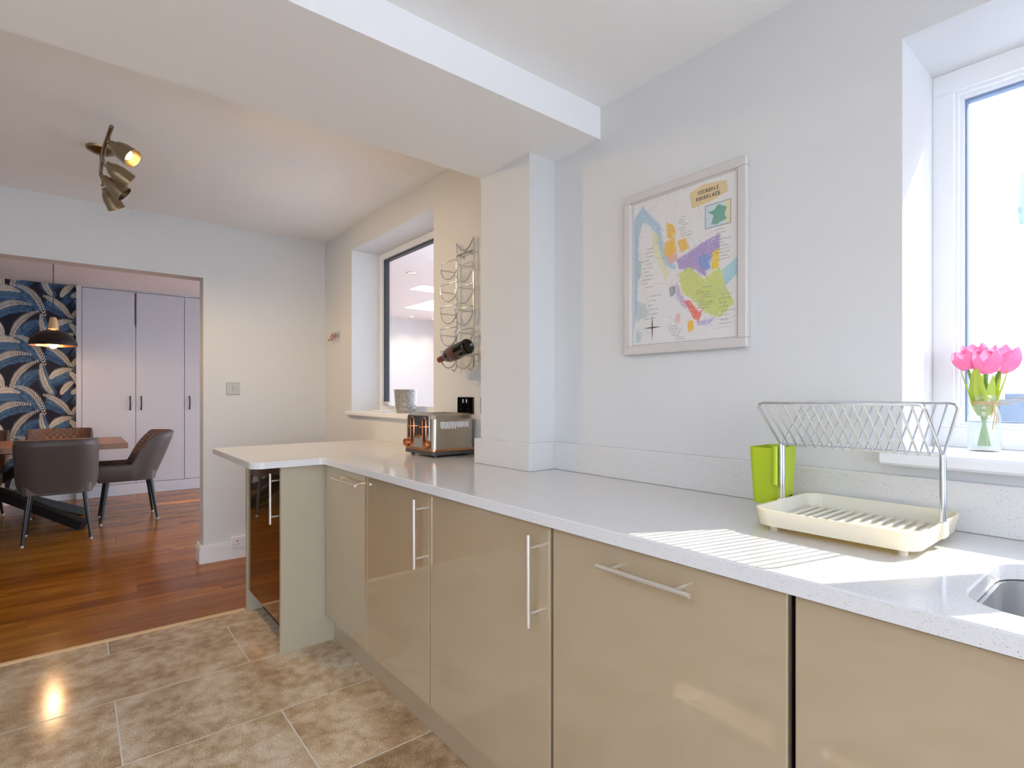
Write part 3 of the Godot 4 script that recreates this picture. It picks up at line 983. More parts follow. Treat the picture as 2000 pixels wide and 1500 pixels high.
# ---------------------------------------------------------------- dining room
func chair(label: String, at: Vector3, turn: float) -> void:
	var t := thing("dining_chair", label, "chair", at, turn, "chairs at the dining table")
	var w := 0.272
	var zf := -0.24
	var zb := 0.25
	var r := 0.16
	var plan := []
	for i in 25: plan.append([Vector2(w, lerpf(zf, zb - r, i / 24.0)), Vector2(1, 0)])
	for i in range(1, 9):
		var a := i / 8.0 * PI / 2
		plan.append([Vector2(w - r + cos(a) * r, zb - r + sin(a) * r), Vector2(cos(a), sin(a))])
	for i in range(1, 4): plan.append([Vector2(lerpf(w - r, 0, i / 3.0), zb), Vector2(0, 1)])
	for i in range(plan.size() - 2, -1, -1):
		plan.append([Vector2(-plan[i][0].x, plan[i][0].y), Vector2(-plan[i][1].x, plan[i][1].y)])
	var outer := []
	var inner := []
	var nv := 9
	for q in plan:
		var p: Vector2 = q[0]
		var n: Vector2 = q[1]
		var k := smoothstep(0.005, 0.085, p.y)
		var top := lerpf(0.545, 0.845, k)
		var co := []
		var ci := []
		for v in nv:
			var f := v / float(nv - 1)
			var y := lerpf(0.385, top, f)
			var lean := 0.13 * k * pow(maxf(0.0, (y - 0.42) / 0.43), 1.2)
			var tuck := -0.045 * pow(1.0 - f, 3.0)
			var c := p + n * tuck + Vector2(0, lean)
			var th := lerpf(0.05, 0.03, f)
			var edge := -0.008 if v == nv - 1 else 0.0
			co.append(V(c.x + n.x * edge, y - (0.008 if v == nv - 1 else 0.0) * 0.0, c.y + n.y * edge))
			ci.append(V(c.x - n.x * (th + edge), y, c.y - n.y * (th + edge)))
		outer.append(co)
		inner.append(ci)
	var m := MB.new()
	var li := MB.new()
	for i in plan.size() - 1:
		for v in nv - 1:
			m.quad(outer[i][v], outer[i][v + 1], outer[i + 1][v + 1], outer[i + 1][v], 2)
			li.quad(inner[i][v], inner[i + 1][v], inner[i + 1][v + 1], inner[i][v + 1], 3)
		m.quad(outer[i][nv - 1], inner[i][nv - 1], inner[i + 1][nv - 1], outer[i + 1][nv - 1], 2)
		m.quad(outer[i][0], outer[i + 1][0], inner[i + 1][0], inner[i][0])
	for i in [0, plan.size() - 1]:
		for v in nv - 1:
			m.quad(outer[i][v], inner[i][v], inner[i][v + 1], outer[i][v + 1])
	part(t, "backrest", m, M.leather)
	part(t, "quilted_lining", li, M.quilted, "diamond-stitched inner face")
	var s := MB.new()
	s.prism(MB.rrect(-0.225, -0.25, 0.225, 0.21, 0.05), 0.396, 0.485, Transform3D.IDENTITY, 0.02)
	part(t, "seat", s, M.leather)
	for x in [-1.0, 1.0]:
		for z in [-1.0, 1.0]:
			var l := MB.new()
			l.tube([V(x * 0.175, 0.39, z * 0.17), V(x * 0.215, 0.006, z * 0.22)], 0.019, 0.011, 10)
			var leg := part(t, "leg", l, M.black)
			var ft := MB.new()
			ft.tube([V(x * 0.2155, 0.0, z * 0.2205), V(x * 0.2155, 0.008, z * 0.2205)], 0.012, -1, 10)
			part(leg, "foot_cap", ft, M.steel)

func dining() -> void:
	var t := thing("dining_table", "thick timber dining table on crossed black metal legs", "table", V(-0.63, 0, -6.555))
	var m := MB.new()
	m.box(V(-1.0, 0.715, -0.515), V(1.0, 0.762, 0.515), 0.004)
	part(t, "tabletop", m, M.table_wood)
	for s in [-1.0, 1.0]:
		for q in [-1.0, 1.0]:
			var b := MB.new()
			b.beam(V(s * 0.68, 0.03, q * 0.37), V(-s * 0.02, 0.40, -q * 0.01), 0.10, 0.075, 0.004)
			b.beam(V(s * 0.0, 0.38, q * 0.0), V(s * 0.5, 0.70, q * 0.30), 0.10, 0.045, 0.004)
			part(t, "leg", b, M.table_black)
	m = MB.new()
	m.box(V(-0.6, 0.70, -0.38), V(0.6, 0.715, 0.38), 0.002)
	part(t, "mounting_plate", m, M.table_black)
	chair("grey upholstered chair with its rounded back turned to the kitchen", V(-0.12, 0, -5.96), 0.0)
	chair("brown upholstered chair in profile at the head of the table", V(0.395, 0, -6.475), PI / 2)
	chair("chair with quilted backrest facing the kitchen from behind the table", V(-0.13, 0, -7.2), PI)
	chair("chair behind the table cut off at the photograph's edge, quilted back", V(-0.79, 0, -7.2), PI)
	chair("dark chair at the photograph's edge beside the grey-backed one", V(-0.75, 0, -5.96), 0.0)
	# wardrobes: one carcass to a pair of doors
	var x := 0.05
	for k in 4:
		var lab: String = ["pale lilac wardrobe door beside the wallpaper, handle on its right", "pale lilac wardrobe, second from the wallpaper, handle on its left", "pale lilac wardrobe partly hidden by the doorway jamb", "pale lilac wardrobe hidden beyond the doorway"][k]
		var wd := thing("wardrobe", lab, "wardrobe", V(x + 0.255, 0, -7.98), 0, "fitted wardrobes")
		var b := MB.new()
		b.box(V(-0.2545, 0.134, -0.045), V(0.2545, 2.455, 0.005))
		part(wd, "body", b, M.wardrobe)
		var d := MB.new()
		# the top of the first pair has sprung apart a little
		var tl := -0.2525 + (0.008 if k == 1 else 0.0)
		var tr := 0.2525 - (0.008 if k == 0 else 0.0)
		var pl := PackedVector2Array([Vector2(-0.2525, -0.14), Vector2(0.2525, -0.14), Vector2(0.2525, -2.0), Vector2(tr, -2.06), Vector2(tr, -2.448), Vector2(tl, -2.448), Vector2(tl, -2.06), Vector2(-0.2525, -2.0)])
		d.prism(pl, 0.008, 0.028, Transform3D(Basis(V(1, 0, 0), V(0, 0, 1), V(0, -1, 0)), Vector3.ZERO))
		var dn := part(wd, "door", d, M.wardrobe)
		var hx := 0.2 if k == 0 else -0.2
		var h := MB.new()
		var pts := []
		for i in 9:
			var a := i / 8.0
			pts.append(V(hx, 1.02 + 0.17 * a, 0.03 + 0.026 * sin(PI * a)))
		h.tube(pts, 0.007)
		part(dn, "handle", h, M.dark_iron, "dark bow handle")
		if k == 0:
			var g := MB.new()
			g.box(V(0.238, 2.0, 0.004), V(0.2545, 2.44, 0.007))  # black strip paints the dark of the gap between the doors
			part(wd, "gap_shade_strip", g, M.gap_shade, "black strip painting the dark of the gap between the sprung doors")
		x += 0.511
	m = MB.new()
	m.box(V(-0.002, 0.0, -8.03), V(0.047, 2.47, -7.945), 0.002)
	single("wardrobe_filler", "narrow pale lilac upright strip between wallpaper and wardrobes", "panel", m, M.wardrobe)
	m = MB.new()
	m.box(V(0.048, 0.0, -8.028), V(2.1, 0.133, -7.95), 0.002)
	single("wardrobe_plinth", "continuous pale plinth at the foot of the wardrobes", "plinth", m, M.wardrobe)
	m = MB.new()
	m.box(V(0.047, 2.457, -8.03), V(2.1, 2.47, -7.955))
	single("wardrobe_cornice", "thin strip closing the wardrobes against the ceiling", "panel", m, M.wardrobe)

# ---------------------------------------------------------------- lamps
func lamps() -> void:
	# four-spot bar light
	var at := V(0.1, 2.44, -3.4)
	var t := thing("spot_bar", "antique brass ceiling bar with four adjustable spot heads, one glaring", "ceiling light", at)
	var m := MB.new()
	m.lathe([Vector2(0, -0.028), Vector2(0.03, -0.028), Vector2(0.062, -0.012), Vector2(0.066, 0.0), Vector2(0, 0)], 32)
	part(t, "ceiling_rose", m, M.aged_brass)
	m = MB.new()
	m.tube([V(0, -0.02, 0), V(0, -0.075, 0)], 0.01)
	part(t, "post", m, M.aged_brass)
	m = MB.new()
	m.tube([V(0.022, -0.045, 0.42), V(0.002, -0.066, 0.2), V(0.0, -0.072, 0.0), V(0.0, -0.066, -0.18), V(0.018, -0.045, -0.38)], 0.009, -1, 12)
	part(t, "bar", m, M.aged_brass)
	var spec := [[V(0.016, -0.05, 0.33), V(0.60, -0.52, 0.45), true], [V(0.0, -0.07, 0.12), V(0.80, -0.56, -0.06), true], [V(0.0, -0.068, -0.10), V(0.70, -0.60, 0.12), false], [V(0.014, -0.05, -0.32), V(0.44, -0.80, -0.1), true]]
	for s in spec:
		var p: Vector3 = s[0]
		var d: Vector3 = s[1].normalized()
		var y := -d
		var xx := y.cross(V(0, 0, 1)).normalized()
		var b := Basis(xx, y, xx.cross(y))
		var knee := p + V(0.0, -0.032, 0.0)
		var head := knee + d * 0.012
		var st := MB.new()
		st.tube([p, knee], 0.006)
		st.lathe([Vector2(0, -0.008), Vector2(0.009, -0.006), Vector2(0.011, 0.0), Vector2(0.009, 0.006), Vector2(0, 0.008)], 14, Transform3D(b, knee))
		var k := part(t, "knuckle", st, M.aged_brass)
		var sh := MB.new()
		sh.lathe([Vector2(0.0, 0.0), Vector2(0.015, -0.002), Vector2(0.019, -0.018), Vector2(0.031, -0.034), Vector2(0.039, -0.062), Vector2(0.043, -0.118), Vector2(0.0415, -0.118), Vector2(0.037, -0.064), Vector2(0.029, -0.042), Vector2(0.0, -0.04)], 28, Transform3D(b, head))
		part(t, "spot_head", sh, M.aged_brass)
		var bl := MB.new()
		bl.lathe([Vector2(0.0, -0.07), Vector2(0.02, -0.074), Vector2(0.023, -0.092), Vector2(0.02, -0.096), Vector2(0.0, -0.098)], 24, Transform3D(b, head))
		part(t, "lamp_bulb", bl, M.bulb_glow if s[2] else M.bulb_off)
		if not s[2]: continue
		var l := SpotLight3D.new()
		l.name = "spot_light"
		l.light_color = c8(255, 216, 152)
		l.light_energy = SPOT_ENERGY
		l.spot_angle = 56.0
		l.spot_angle_attenuation = 1.0
		l.spot_range = 12.0
		l.spot_attenuation = 2.0
		l.light_size = 0.025
		l.shadow_enabled = true
		t.add_child(l, true)
		l.transform = Transform3D(b * Basis(V(1, 0, 0), -PI / 2), head + d * 0.112)
	# pendant over the table
	t = thing("pendant_lamp", "black dome pendant with copper lining and pale wooden neck over the table", "pendant", V(-0.166, 1.66, -6.55))
	m = MB.new()
	var prof := []
	for i in 11:
		var a := i / 10.0 * 1.42
		prof.append(Vector2(0.178 * cos(a), 0.148 * sin(a)))
	m.lathe(prof, 48)
	part(t, "shade", m, M.black)
	m = MB.new()
	var pin := []
	for i in 11:
		var a := (10 - i) / 10.0 * 1.42
		pin.append(Vector2(0.174 * cos(a), 0.144 * sin(a)))
	m.lathe(pin, 48)
	part(t, "shade_lining", m, M.copper, "copper lining")
	m = MB.new()
	m.lathe([Vector2(0.04, 0.155), Vector2(0.036, 0.19), Vector2(0.026, 0.25), Vector2(0.02, 0.262), Vector2(0, 0.262)], 24)
	part(t, "neck", m, M.pale_wood)
	m = MB.new()
	m.tube([V(0, 0.26, 0), V(0, 0.81, 0)], 0.003, -1, 8)
	part(t, "cord", m, M.black)
	m = MB.new()
	m.lathe([Vector2(0, -0.03), Vector2(0.022, -0.022), Vector2(0.03, 0.0), Vector2(0.024, 0.03), Vector2(0.014, 0.06), Vector2(0.014, 0.15), Vector2(0, 0.15)], 24)
	part(t, "lamp_bulb", m, M.bulb_glow)
	var o := OmniLight3D.new()
	o.name = "pendant_light"
	o.light_color = c8(255, 206, 150)
	o.light_energy = PENDANT_ENERGY
	o.omni_range = 12.0
	o.omni_attenuation = 2.0
	o.light_size = 0.025
	o.shadow_enabled = true
	t.add_child(o)
	o.position = V(0, -0.005, 0)
	# small ceiling spots of the garden room, seen through the inner window
	var k := 0
	for q in [V(2.7, 2.47, -5.0), V(3.75, 2.47, -7.75), V(4.2, 2.47, -7.75), V(4.6, 2.47, -7.75)]:
		var dl := thing("downlight", ["single ceiling spot nearest the glass, seen through the inner window", "first spot of the far ceiling row seen through the inner window", "middle spot of the far ceiling row beyond the inner window", "last spot of the far ceiling row beyond the inner window"][k], "ceiling light", q, 0, "garden room spots")
		m = MB.new()
		m.lathe([Vector2(0.03, -0.002), Vector2(0.045, -0.006), Vector2(0.05, 0.0)], 24)
		part(dl, "rim", m, M.chrome)
		m = MB.new()
		m.lathe([Vector2(0, -0.004), Vector2(0.032, -0.002), Vector2(0.032, 0.0)], 24)
		part(dl, "lamp_lens", m, M.downlight_glow)
		var sl := SpotLight3D.new()
		sl.name = "downlight_beam"
		sl.light_color = c8(255, 236, 206)
		sl.light_energy = 0.06
		sl.spot_angle = 55.0
		sl.spot_range = 12.0
		sl.spot_attenuation = 2.0
		sl.light_size = 0.03
		sl.shadow_enabled = true
		dl.add_child(sl)
		sl.position = V(0, -0.01, 0)
		sl.rotation.x = -PI / 2
		k += 1

const SPOT_ENERGY := 0.072
const PENDANT_ENERGY := 0.05

# ---------------------------------------------------------------- things on the walls
func wall_things() -> void:
	# framed map: z -1.231..-0.7825, y 1.341..1.90
	var t := thing("framed_map", "framed vineyard map with coloured regions on the white wall", "picture", V(1.53, 1.62, -1.007))
	var m := MB.new()
	var hz := 0.2243
	var hy := 0.2795
	var f := 0.028
	m.box(V(-0.022, hy - f, -hz), V(-0.001, hy, hz), 0.003)
	m.box(V(-0.022, -hy, -hz), V(-0.001, -hy + f, hz), 0.003)
	m.box(V(-0.022, -hy + f, -hz), V(-0.001, hy - f, -hz + f), 0.003)
	m.box(V(-0.022, -hy + f, hz - f), V(-0.001, hy - f, hz), 0.003)
	part(t, "frame", m, M.grey_frame)
	m = MB.new()
	var a := hz - f + 0.002
	var b := hy - f + 0.002
	m.quad_uv([V(-0.012, -b, -a), V(-0.012, -b, a), V(-0.012, b, a), V(-0.012, b, -a)], [Vector2(0, 1), Vector2(1, 1), Vector2(1, 0), Vector2(0, 0)])
	part(t, "print", m, M.map)
	m = MB.new()
	m.quad(V(-0.015, -b, -a), V(-0.015, -b, a), V(-0.015, b, a), V(-0.015, b, -a))
	part(t, "pane", m, M.glass)
	# light switch and socket on the doorway wall
	t = thing("light_switch", "square brushed steel light switch beside the doorway", "switch", V(0.8985, 1.249, -4.38))
	m = MB.new()
	m.box(V(-0.045, -0.045, 0), V(0.045, 0.045, 0.006), 0.003)
	part(t, "plate", m, M.brushed)
	m = MB.new()
	m.box(V(-0.009, -0.017, 0.005), V(0.009, 0.017, 0.0105), 0.002)
	part(t, "rocker", m, M.brushed)
	t = thing("wall_socket", "white double socket low on the skirting beside the end unit", "socket", V(0.955, 0.117, -4.352))
	m = MB.new()
	m.box(V(-0.073, -0.043, -0.028), V(0.073, 0.043, 0.008), 0.004)
	part(t, "plate", m, M.gloss_white)
	for x in [-0.036, 0.036]:
		m = MB.new()
		m.box(V(x - 0.003, 0.006, 0.0075), V(x + 0.003, 0.016, 0.0088))
		m.box(V(x - 0.014, -0.014, 0.0075), V(x - 0.007, -0.010, 0.0088))
		m.box(V(x + 0.007, -0.014, 0.0075), V(x + 0.014, -0.010, 0.0088))
		part(t, "pin_holes", m, M.base_plastic)
		m = MB.new()
		m.box(V(x * 0.4 - 0.006, 0.018, 0.0075), V(x * 0.4 + 0.006, 0.034, 0.011), 0.002)
		part(t, "rocker", m, M.gloss_white)
	# dark sockets behind the toaster
	for q in [[-2.33, "black nickel double socket on the wall above the toaster"], [-2.12, "black nickel socket half hidden behind the pier"]]:
		t = thing("dark_socket", q[1], "socket", V(1.58, 1.148, q[0]), 0, "dark sockets")
		m = MB.new()
		m.box(V(-0.008, -0.043, -0.073), V(0, 0.043, 0.073), 0.003)
		part(t, "plate", m, M.black_nickel)
		for z in [-0.036, 0.036]:
			m = MB.new()
			m.box(V(-0.0125, 0.012, z * 0.45 - 0.006), V(-0.0075, 0.032, z * 0.45 + 0.006), 0.002)
			part(t, "rocker", m, M.chrome)
			m = MB.new()
			m.box(V(-0.009, -0.004, z - 0.003), V(-0.0078, 0.006, z + 0.003))
			m.box(V(-0.009, -0.022, z - 0.013), V(-0.0078, -0.018, z - 0.006))
			m.box(V(-0.009, -0.022, z + 0.006), V(-0.0078, -0.018, z + 0.013))
			part(t, "pin_holes", m, M.black)
	# key hooks by the corner
	t = thing("key_hooks", "small row of brass and chrome key hooks in the wall corner", "hooks", V(1.58, 1.665, -4.14))
	m = MB.new()
	m.box(V(-0.008, -0.02, -0.075), V(0, 0.03, 0.075), 0.003)
	part(t, "backplate", m, M.chrome)
	for i in 4:
		m = MB.new()
		var z := -0.055 + i * 0.037
		m.tube([V(-0.006, 0.02, z), V(-0.02, 0.0, z), V(-0.022, -0.03, z), V(-0.034, -0.036, z), V(-0.042, -0.022, z)], 0.005, -1, 8)
		part(t, "hook", m, M.copper if i % 2 == 0 else M.chrome)
	# wine rack: two rails on the wall, five pairs of loops
	t = thing("wine_rack", "chrome wire wall rack with five pairs of bottle loops", "wine rack", V(1.58, 1.66, -2.31))
	var dz := 0.079
	for z in [-dz, dz]:
		m = MB.new()
		m.tube([V(-0.02, 0.34, z), V(-0.02, -0.31, z), V(-0.034, -0.335, z), V(-0.05, -0.325, z)], 0.0042, -1, 8)
		part(t, "rail", m, M.chrome)
	m = MB.new()
	m.tube([V(-0.02, 0.34, -dz), V(-0.02, 0.30, -dz * 0.5), V(-0.02, 0.285, 0), V(-0.02, 0.30, dz * 0.5), V(-0.02, 0.34, dz)], 0.0042, -1, 8)
	m.tube([V(-0.02, 0.275, -dz), V(-0.02, 0.275, dz)], 0.0042, -1, 8)
	part(t, "top_bar", m, M.chrome)
	for z in [-0.045, 0.045]:
		m = MB.new()
		m.tube([V(-0.001, 0.265, z), V(-0.026, 0.265, z)], 0.006, -1, 10)
		part(t, "screw", m, M.chrome)
	for k in 5:
		var y := 0.215 - k * 0.112
		for front in [true, false]:
			var xo := -0.118 if front else -0.03
			var loop := []
			loop.append(V(xo, y, -dz)); loop.append(V(xo, y, dz))
			for i in 13:
				var an := i / 12.0 * PI
				loop.append(V(xo, y - 0.022 - 0.068 * sin(an), dz * cos(an)))
			m = MB.new()
			m.tube(loop, 0.003, -1, 8, true)
			if front:
				m.tube([V(xo, y - 0.03, dz), V(-0.02, y - 0.03, dz)], 0.003, -1, 8)
				m.tube([V(xo, y - 0.03, -dz), V(-0.02, y - 0.03, -dz)], 0.003, -1, 8)
			part(t, "loop", m, M.chrome)
	# the bottle lies along the wall, base towards the viewer
	var pb := V(1.436, 1.432, -2.10)
	var pn := V(1.452, 1.382, -2.385)
	var d := (pn - pb).normalized()
	var xx := d.cross(V(0, 1, 0)).normalized()
	t = thing("wine_bottle", "dark wine bottle with red capsule lying in the lowest loops", "bottle", pb)
	t.basis = Basis(xx, d, xx.cross(d))
	m = MB.new()
	m.lathe([Vector2(0.0, 0.016), Vector2(0.02, 0.008), Vector2(0.031, 0.0), Vector2(0.037, 0.006), Vector2(0.0375, 0.17), Vector2(0.034, 0.195), Vector2(0.02, 0.222), Vector2(0.0145, 0.236), Vector2(0.0138, 0.285), Vector2(0.0, 0.288)], 36)
	part(t, "body", m, M.bottle_glass)
	m = MB.new()
	m.lathe([Vector2(0.0378, 0.085), Vector2(0.0381, 0.086), Vector2(0.0381, 0.15), Vector2(0.0378, 0.151)], 36)
	part(t, "label", m, M.wine_label)
	m = MB.new()
	m.lathe([Vector2(0.0152, 0.238), Vector2(0.0156, 0.24), Vector2(0.015, 0.29), Vector2(0.0, 0.292)], 24)
	part(t, "capsule", m, M.capsule, "red foil capsule")
	# pot and small things on the inner window's sill
	m = MB.new()
	m.lathe([Vector2(0, 0), Vector2(0.058, 0), Vector2(0.066, 0.03), Vector2(0.076, 0.145), Vector2(0.078, 0.155), Vector2(0.072, 0.155), Vector2(0.06, 0.03), Vector2(0.0, 0.02)], 40)
	single("plant_pot", "empty hammered silver-grey pot on the inner window sill", "pot", m, M.hammered, V(1.69, 1.083, -3.2))
	m = MB.new()
	m.box(V(-0.04, 0, -0.075), V(0.04, 0.012, 0.075), 0.003)
	single("notepad", "small white pad lying on the inner window sill beside the pot", "notepad", m, M.gloss_white, V(1.66, 1.083, -3.52))
	m = MB.new()
	m.box(V(-0.03, 0, -0.05), V(0.03, 0.008, 0.05), 0.003)
	single("phone", "thin grey-edged white phone at the far end of the inner sill", "phone", m, M.plastic_frame, V(1.67, 1.083, -3.70))

# ---------------------------------------------------------------- things on the worktop
func worktop_things() -> void:
	# toaster: lever face towards -x, long side towards +z
	var t := thing("toaster", "four-slice brushed steel toaster with copper trim against the cream wall", "toaster", V(1.44, 0.9, -2.365))
	var m := MB.new()
	for x in [-0.09, 0.09]:
		for z in [-0.11, 0.11]:
			m.tube([V(x, 0, z), V(x, 0.012, z)], 0.01, -1, 10)
	m.prism(MB.rrect(-0.125, -0.142, 0.125, 0.142, 0.02), 0.011, 0.03)
	part(t, "base", m, M.base_plastic)
	m = MB.new()
	m.prism(MB.rrect(-0.1245, -0.1415, 0.1245, 0.1415, 0.02), 0.03, 0.038)
	part(t, "copper_band", m, M.copper)
	m = MB.new()
	var body := MB.rrect(-0.12, -0.137, 0.12, 0.137, 0.022, 6)
	var top1 := MB.inset(body, 0.007)
	var top2 := MB.inset(body, 0.02)
	m.walls(body, 0.038, body, 0.185, Transform3D.IDENTITY, false, true)
	m.walls(body, 0.185, top1, 0.203, Transform3D.IDENTITY, false, true)
	m.walls(top1, 0.203, top2, 0.21, Transform3D.IDENTITY, false, true)
	m.cap(top2, 0.21, true)
	part(t, "body", m, M.brushed)
	for z in [-0.085, -0.028, 0.028, 0.085]:
		m = MB.new()
		m.box(V(-0.09, 0.2095, z - 0.013), V(0.09, 0.2108, z + 0.013), 0.0005)
		part(t, "slot", m, M.black)
	m = MB.new()
	m.box(V(-0.1225, 0.04, -0.105), V(-0.119, 0.2, 0.105), 0.001)
	part(t, "control_panel", m, M.chrome)
	for z in [-0.06, 0.06]:
		var rim := []
		for i in 24:
			var an := TAU * i / 24
			rim.append(V(-0.124, 0.125 + 0.016 * sin(an) + 0.05 * signf(sin(an)), z + 0.016 * cos(an)))
		m = MB.new()
		m.tube(rim, 0.0022, -1, 8, true)
		part(t, "lever_rim", m, M.copper)
		m = MB.new()
		m.box(V(-0.1236, 0.062, z - 0.014), V(-0.1215, 0.188, z + 0.014), 0.0008)
		part(t, "lever_track", m, M.black)
		m = MB.new()
		m.box(V(-0.145, 0.143, z - 0.018), V(-0.122, 0.151, z + 0.018), 0.003)
		part(t, "lever", m, M.copper)
	for z in [-0.108, 0.108]:
		m = MB.new()
		m.lathe([Vector2(0.021, 0), Vector2(0.021, 0.012), Vector2(0.018, 0.024), Vector2(0, 0.025)], 24, Transform3D(Basis(V(0, 0, 1), PI / 2), V(-0.122, 0.062, z * 0.9)))
		part(t, "knob", m, M.copper)
	for z in [-0.018, 0.0, 0.018]:
		m = MB.new()
		m.tube([V(-0.121, 0.095, z), V(-0.126, 0.095, z)], 0.006, -1, 12)
		part(t, "button", m, M.copper)
	for i in 22:
		m = MB.new()
		var x := -0.075 + i * 0.0075
		var low := 0.148 - 0.008 * absf(sin(i * 1.3)) - (0.006 if i < 12 else 0.0)
		m.box(V(x - 0.0016, low, 0.136), V(x + 0.0016, 0.172, 0.1392), 0.001)
		part(t, "vent_rib", m, M.chrome)
	# dish rack: tray x 1.17..1.475, z -0.60..-0.285
	var o := V(1.3225, 0.9, -0.4425)
	t = thing("dish_rack", "cream drip tray carrying a V-shaped chrome plate rack beside the window", "dish rack", o)
	m = MB.new()
	var base := MB.rrect(-0.145, -0.15, 0.145, 0.15, 0.035, 6)
	var rim2 := MB.rrect(-0.1525, -0.1575, 0.1525, 0.1575, 0.04, 6)
	var rin := MB.inset(rim2, 0.005)
	var bin := MB.inset(base, 0.006)
	m.walls(base, 0.014, rim2, 0.05, Transform3D.IDENTITY, false, true)
	m.walls(rim2, 0.05, rin, 0.05)
	m.walls(rin, 0.05, bin, 0.019, Transform3D.IDENTITY, true, true)
	m.cap(bin, 0.019, true)
	m.cap(base, 0.014, false)
	part(t, "tray", m, M.tray)
	for i in 13:
		m = MB.new()
		var z := -0.12 + i * 0.02
		m.box(V(-0.115, 0.0185, z - 0.003), V(0.115, 0.026, z + 0.003), 0.002)
		part(t, "rib", m, M.tray)
	for x in [-0.115, 0.115]:
		for z in [-0.12, 0.12]:
			m = MB.new()
			m.lathe([Vector2(0, 0), Vector2(0.008, 0), Vector2(0.0095, 0.0145)], 16, Transform3D(Basis.IDENTITY, V(x, 0, z)))
			part(t, "foot", m, M.tray)
	var zl := 0.155
	for s in [-1.0, 1.0]:
		m = MB.new()
		for dx in [-0.006, 0.006]:
			m.tube([V(dx, 0.022, s * zl), V(dx, 0.183, s * zl)], 0.0045, -1, 10)
		part(t, "leg", m, M.chrome)
		m = MB.new()
		m.box(V(-0.014, 0.02, s * zl - 0.007), V(0.014, 0.052, s * zl + 0.007), 0.003)
		part(t, "leg_socket", m, M.tray)
	for s in [-1.0, 1.0]:
		m = MB.new()
		var loop := [V(0.006 * s, 0.183, -zl)]
		loop.append(V(s * 0.115, 0.272, -zl)); loop.append(V(s * 0.122, 0.281, -zl + 0.006)); loop.append(V(s * 0.125, 0.283, -zl + 0.016))
		loop.append(V(s * 0.125, 0.283, zl - 0.016)); loop.append(V(s * 0.122, 0.281, zl - 0.006)); loop.append(V(s * 0.115, 0.272, zl)); loop.append(V(0.006 * s, 0.183, zl))
		m.tube(loop, 0.003, -1, 10)
		part(t, "top_rail", m, M.chrome)
		m = MB.new()
		m.tube([V(0.006 * s, 0.183, -zl), V(0.006 * s, 0.183, zl)], 0.003, -1, 10)
		part(t, "bottom_rail", m, M.chrome)
		for i in 15:
			var z := -zl + (i + 1) * 2 * zl / 16
			m = MB.new()
			m.tube([V(0.006 * s, 0.18, z), V(s * 0.125, 0.283, z)], 0.0021, -1, 8)
			part(t, "wire", m, M.chrome)
	# cutlery pot clipped to the far leg
	t = thing("cutlery_pot", "lime green plastic cutlery pot clipped to the dish rack leg", "cutlery pot", V(1.385, 0.93, -0.648))
	m = MB.new()
	var cb := MB.rrect(-0.052, -0.03, 0.052, 0.03, 0.014, 5)
	var ct := MB.rrect(-0.062, -0.036, 0.062, 0.036, 0.016, 5)
	var ci := MB.inset(ct, 0.0025)
	var cbi := MB.inset(cb, 0.0025)
	m.walls(cb, 0.0, ct, 0.14, Transform3D.IDENTITY, false, true)
	m.walls(ct, 0.14, ci, 0.14)
	m.walls(ci, 0.14, cbi, 0.004, Transform3D.IDENTITY, true, true)
	m.cap(cbi, 0.004, true)
	m.cap(cb, 0.0, false)
	part(t, "cup", m, M.lime)
	m = MB.new()
	m.box(V(-0.075, 0.05, 0.033), V(-0.045, 0.148, 0.044), 0.003)
	part(t, "clip", m, M.lime)
	for x in [-0.03, 0.03]:
		m = MB.new()
		m.box(V(x - 0.009, 0.006, 0.0285), V(x + 0.009, 0.016, 0.0312))
		part(t, "drain_slot", m, M.black)
	# jar of tulips on the sill
	var jp := V(1.71, 1.065, -0.292)
	t = thing("glass_jar", "clear glass jar tied with twine on the sunny window sill", "jar", jp)
	t.scale = V(0.82, 1.04, 0.82)
	m = MB.new()
	m.lathe([Vector2(0, 0.006), Vector2(0.034, 0.006), Vector2(0.037, 0.012), Vector2(0.037, 0.075), Vector2(0.031, 0.095), Vector2(0.0265, 0.108), Vector2(0.0265, 0.12), Vector2(0.029, 0.123), Vector2(0.029, 0.13)], 40)
	m.lathe([Vector2(0, 0), Vector2(0.035, 0.0), Vector2(0.0385, 0.008), Vector2(0.0385, 0.076), Vector2(0.0325, 0.096), Vector2(0.028, 0.109), Vector2(0.028, 0.12), Vector2(0.0305, 0.123), Vector2(0.0305, 0.13), Vector2(0.029, 0.13)], 40)
	part(t, "glass", m, M.jar_glass)
	m = MB.new()
	for k in 3:
		var ring := []
		for i in 20:
			var an := TAU * i / 20
			ring.append(V(0.0292 * cos(an), 0.109 + k * 0.003, 0.0292 * sin(an)))
		m.tube(ring, 0.0014, -1, 6, true)
	var fx := V(-0.018, 0.112, 0.024)
	m.tube([fx, fx + V(-0.012, 0.003, 0.02), fx + V(0.006, 0.014, 0.062), fx + V(0.004, 0.006, 0.058), fx + V(-0.01, -0.004, 0.018), fx], 0.0014, -1, 6)
	m.tube([fx, fx + V(-0.014, -0.012, -0.012), fx + V(-0.016, -0.034, -0.012), fx + V(-0.012, -0.036, -0.004), fx + V(-0.008, -0.012, 0.002), fx], 0.0014, -1, 6)
	m.tube([fx, fx + V(-0.012, -0.03, 0.004), fx + V(-0.012, -0.06, 0.0)], 0.0014, -1, 6)
	m.tube([fx, fx + V(-0.01, -0.03, 0.008), fx + V(-0.012, -0.05, 0.008)], 0.0014, -1, 6)
	part(t, "twine", m, M.twine, "beige twine bow")
	var right := V(0.7769, 0, 0.6296)
	var toward := V(-0.63, 0, 0.777)
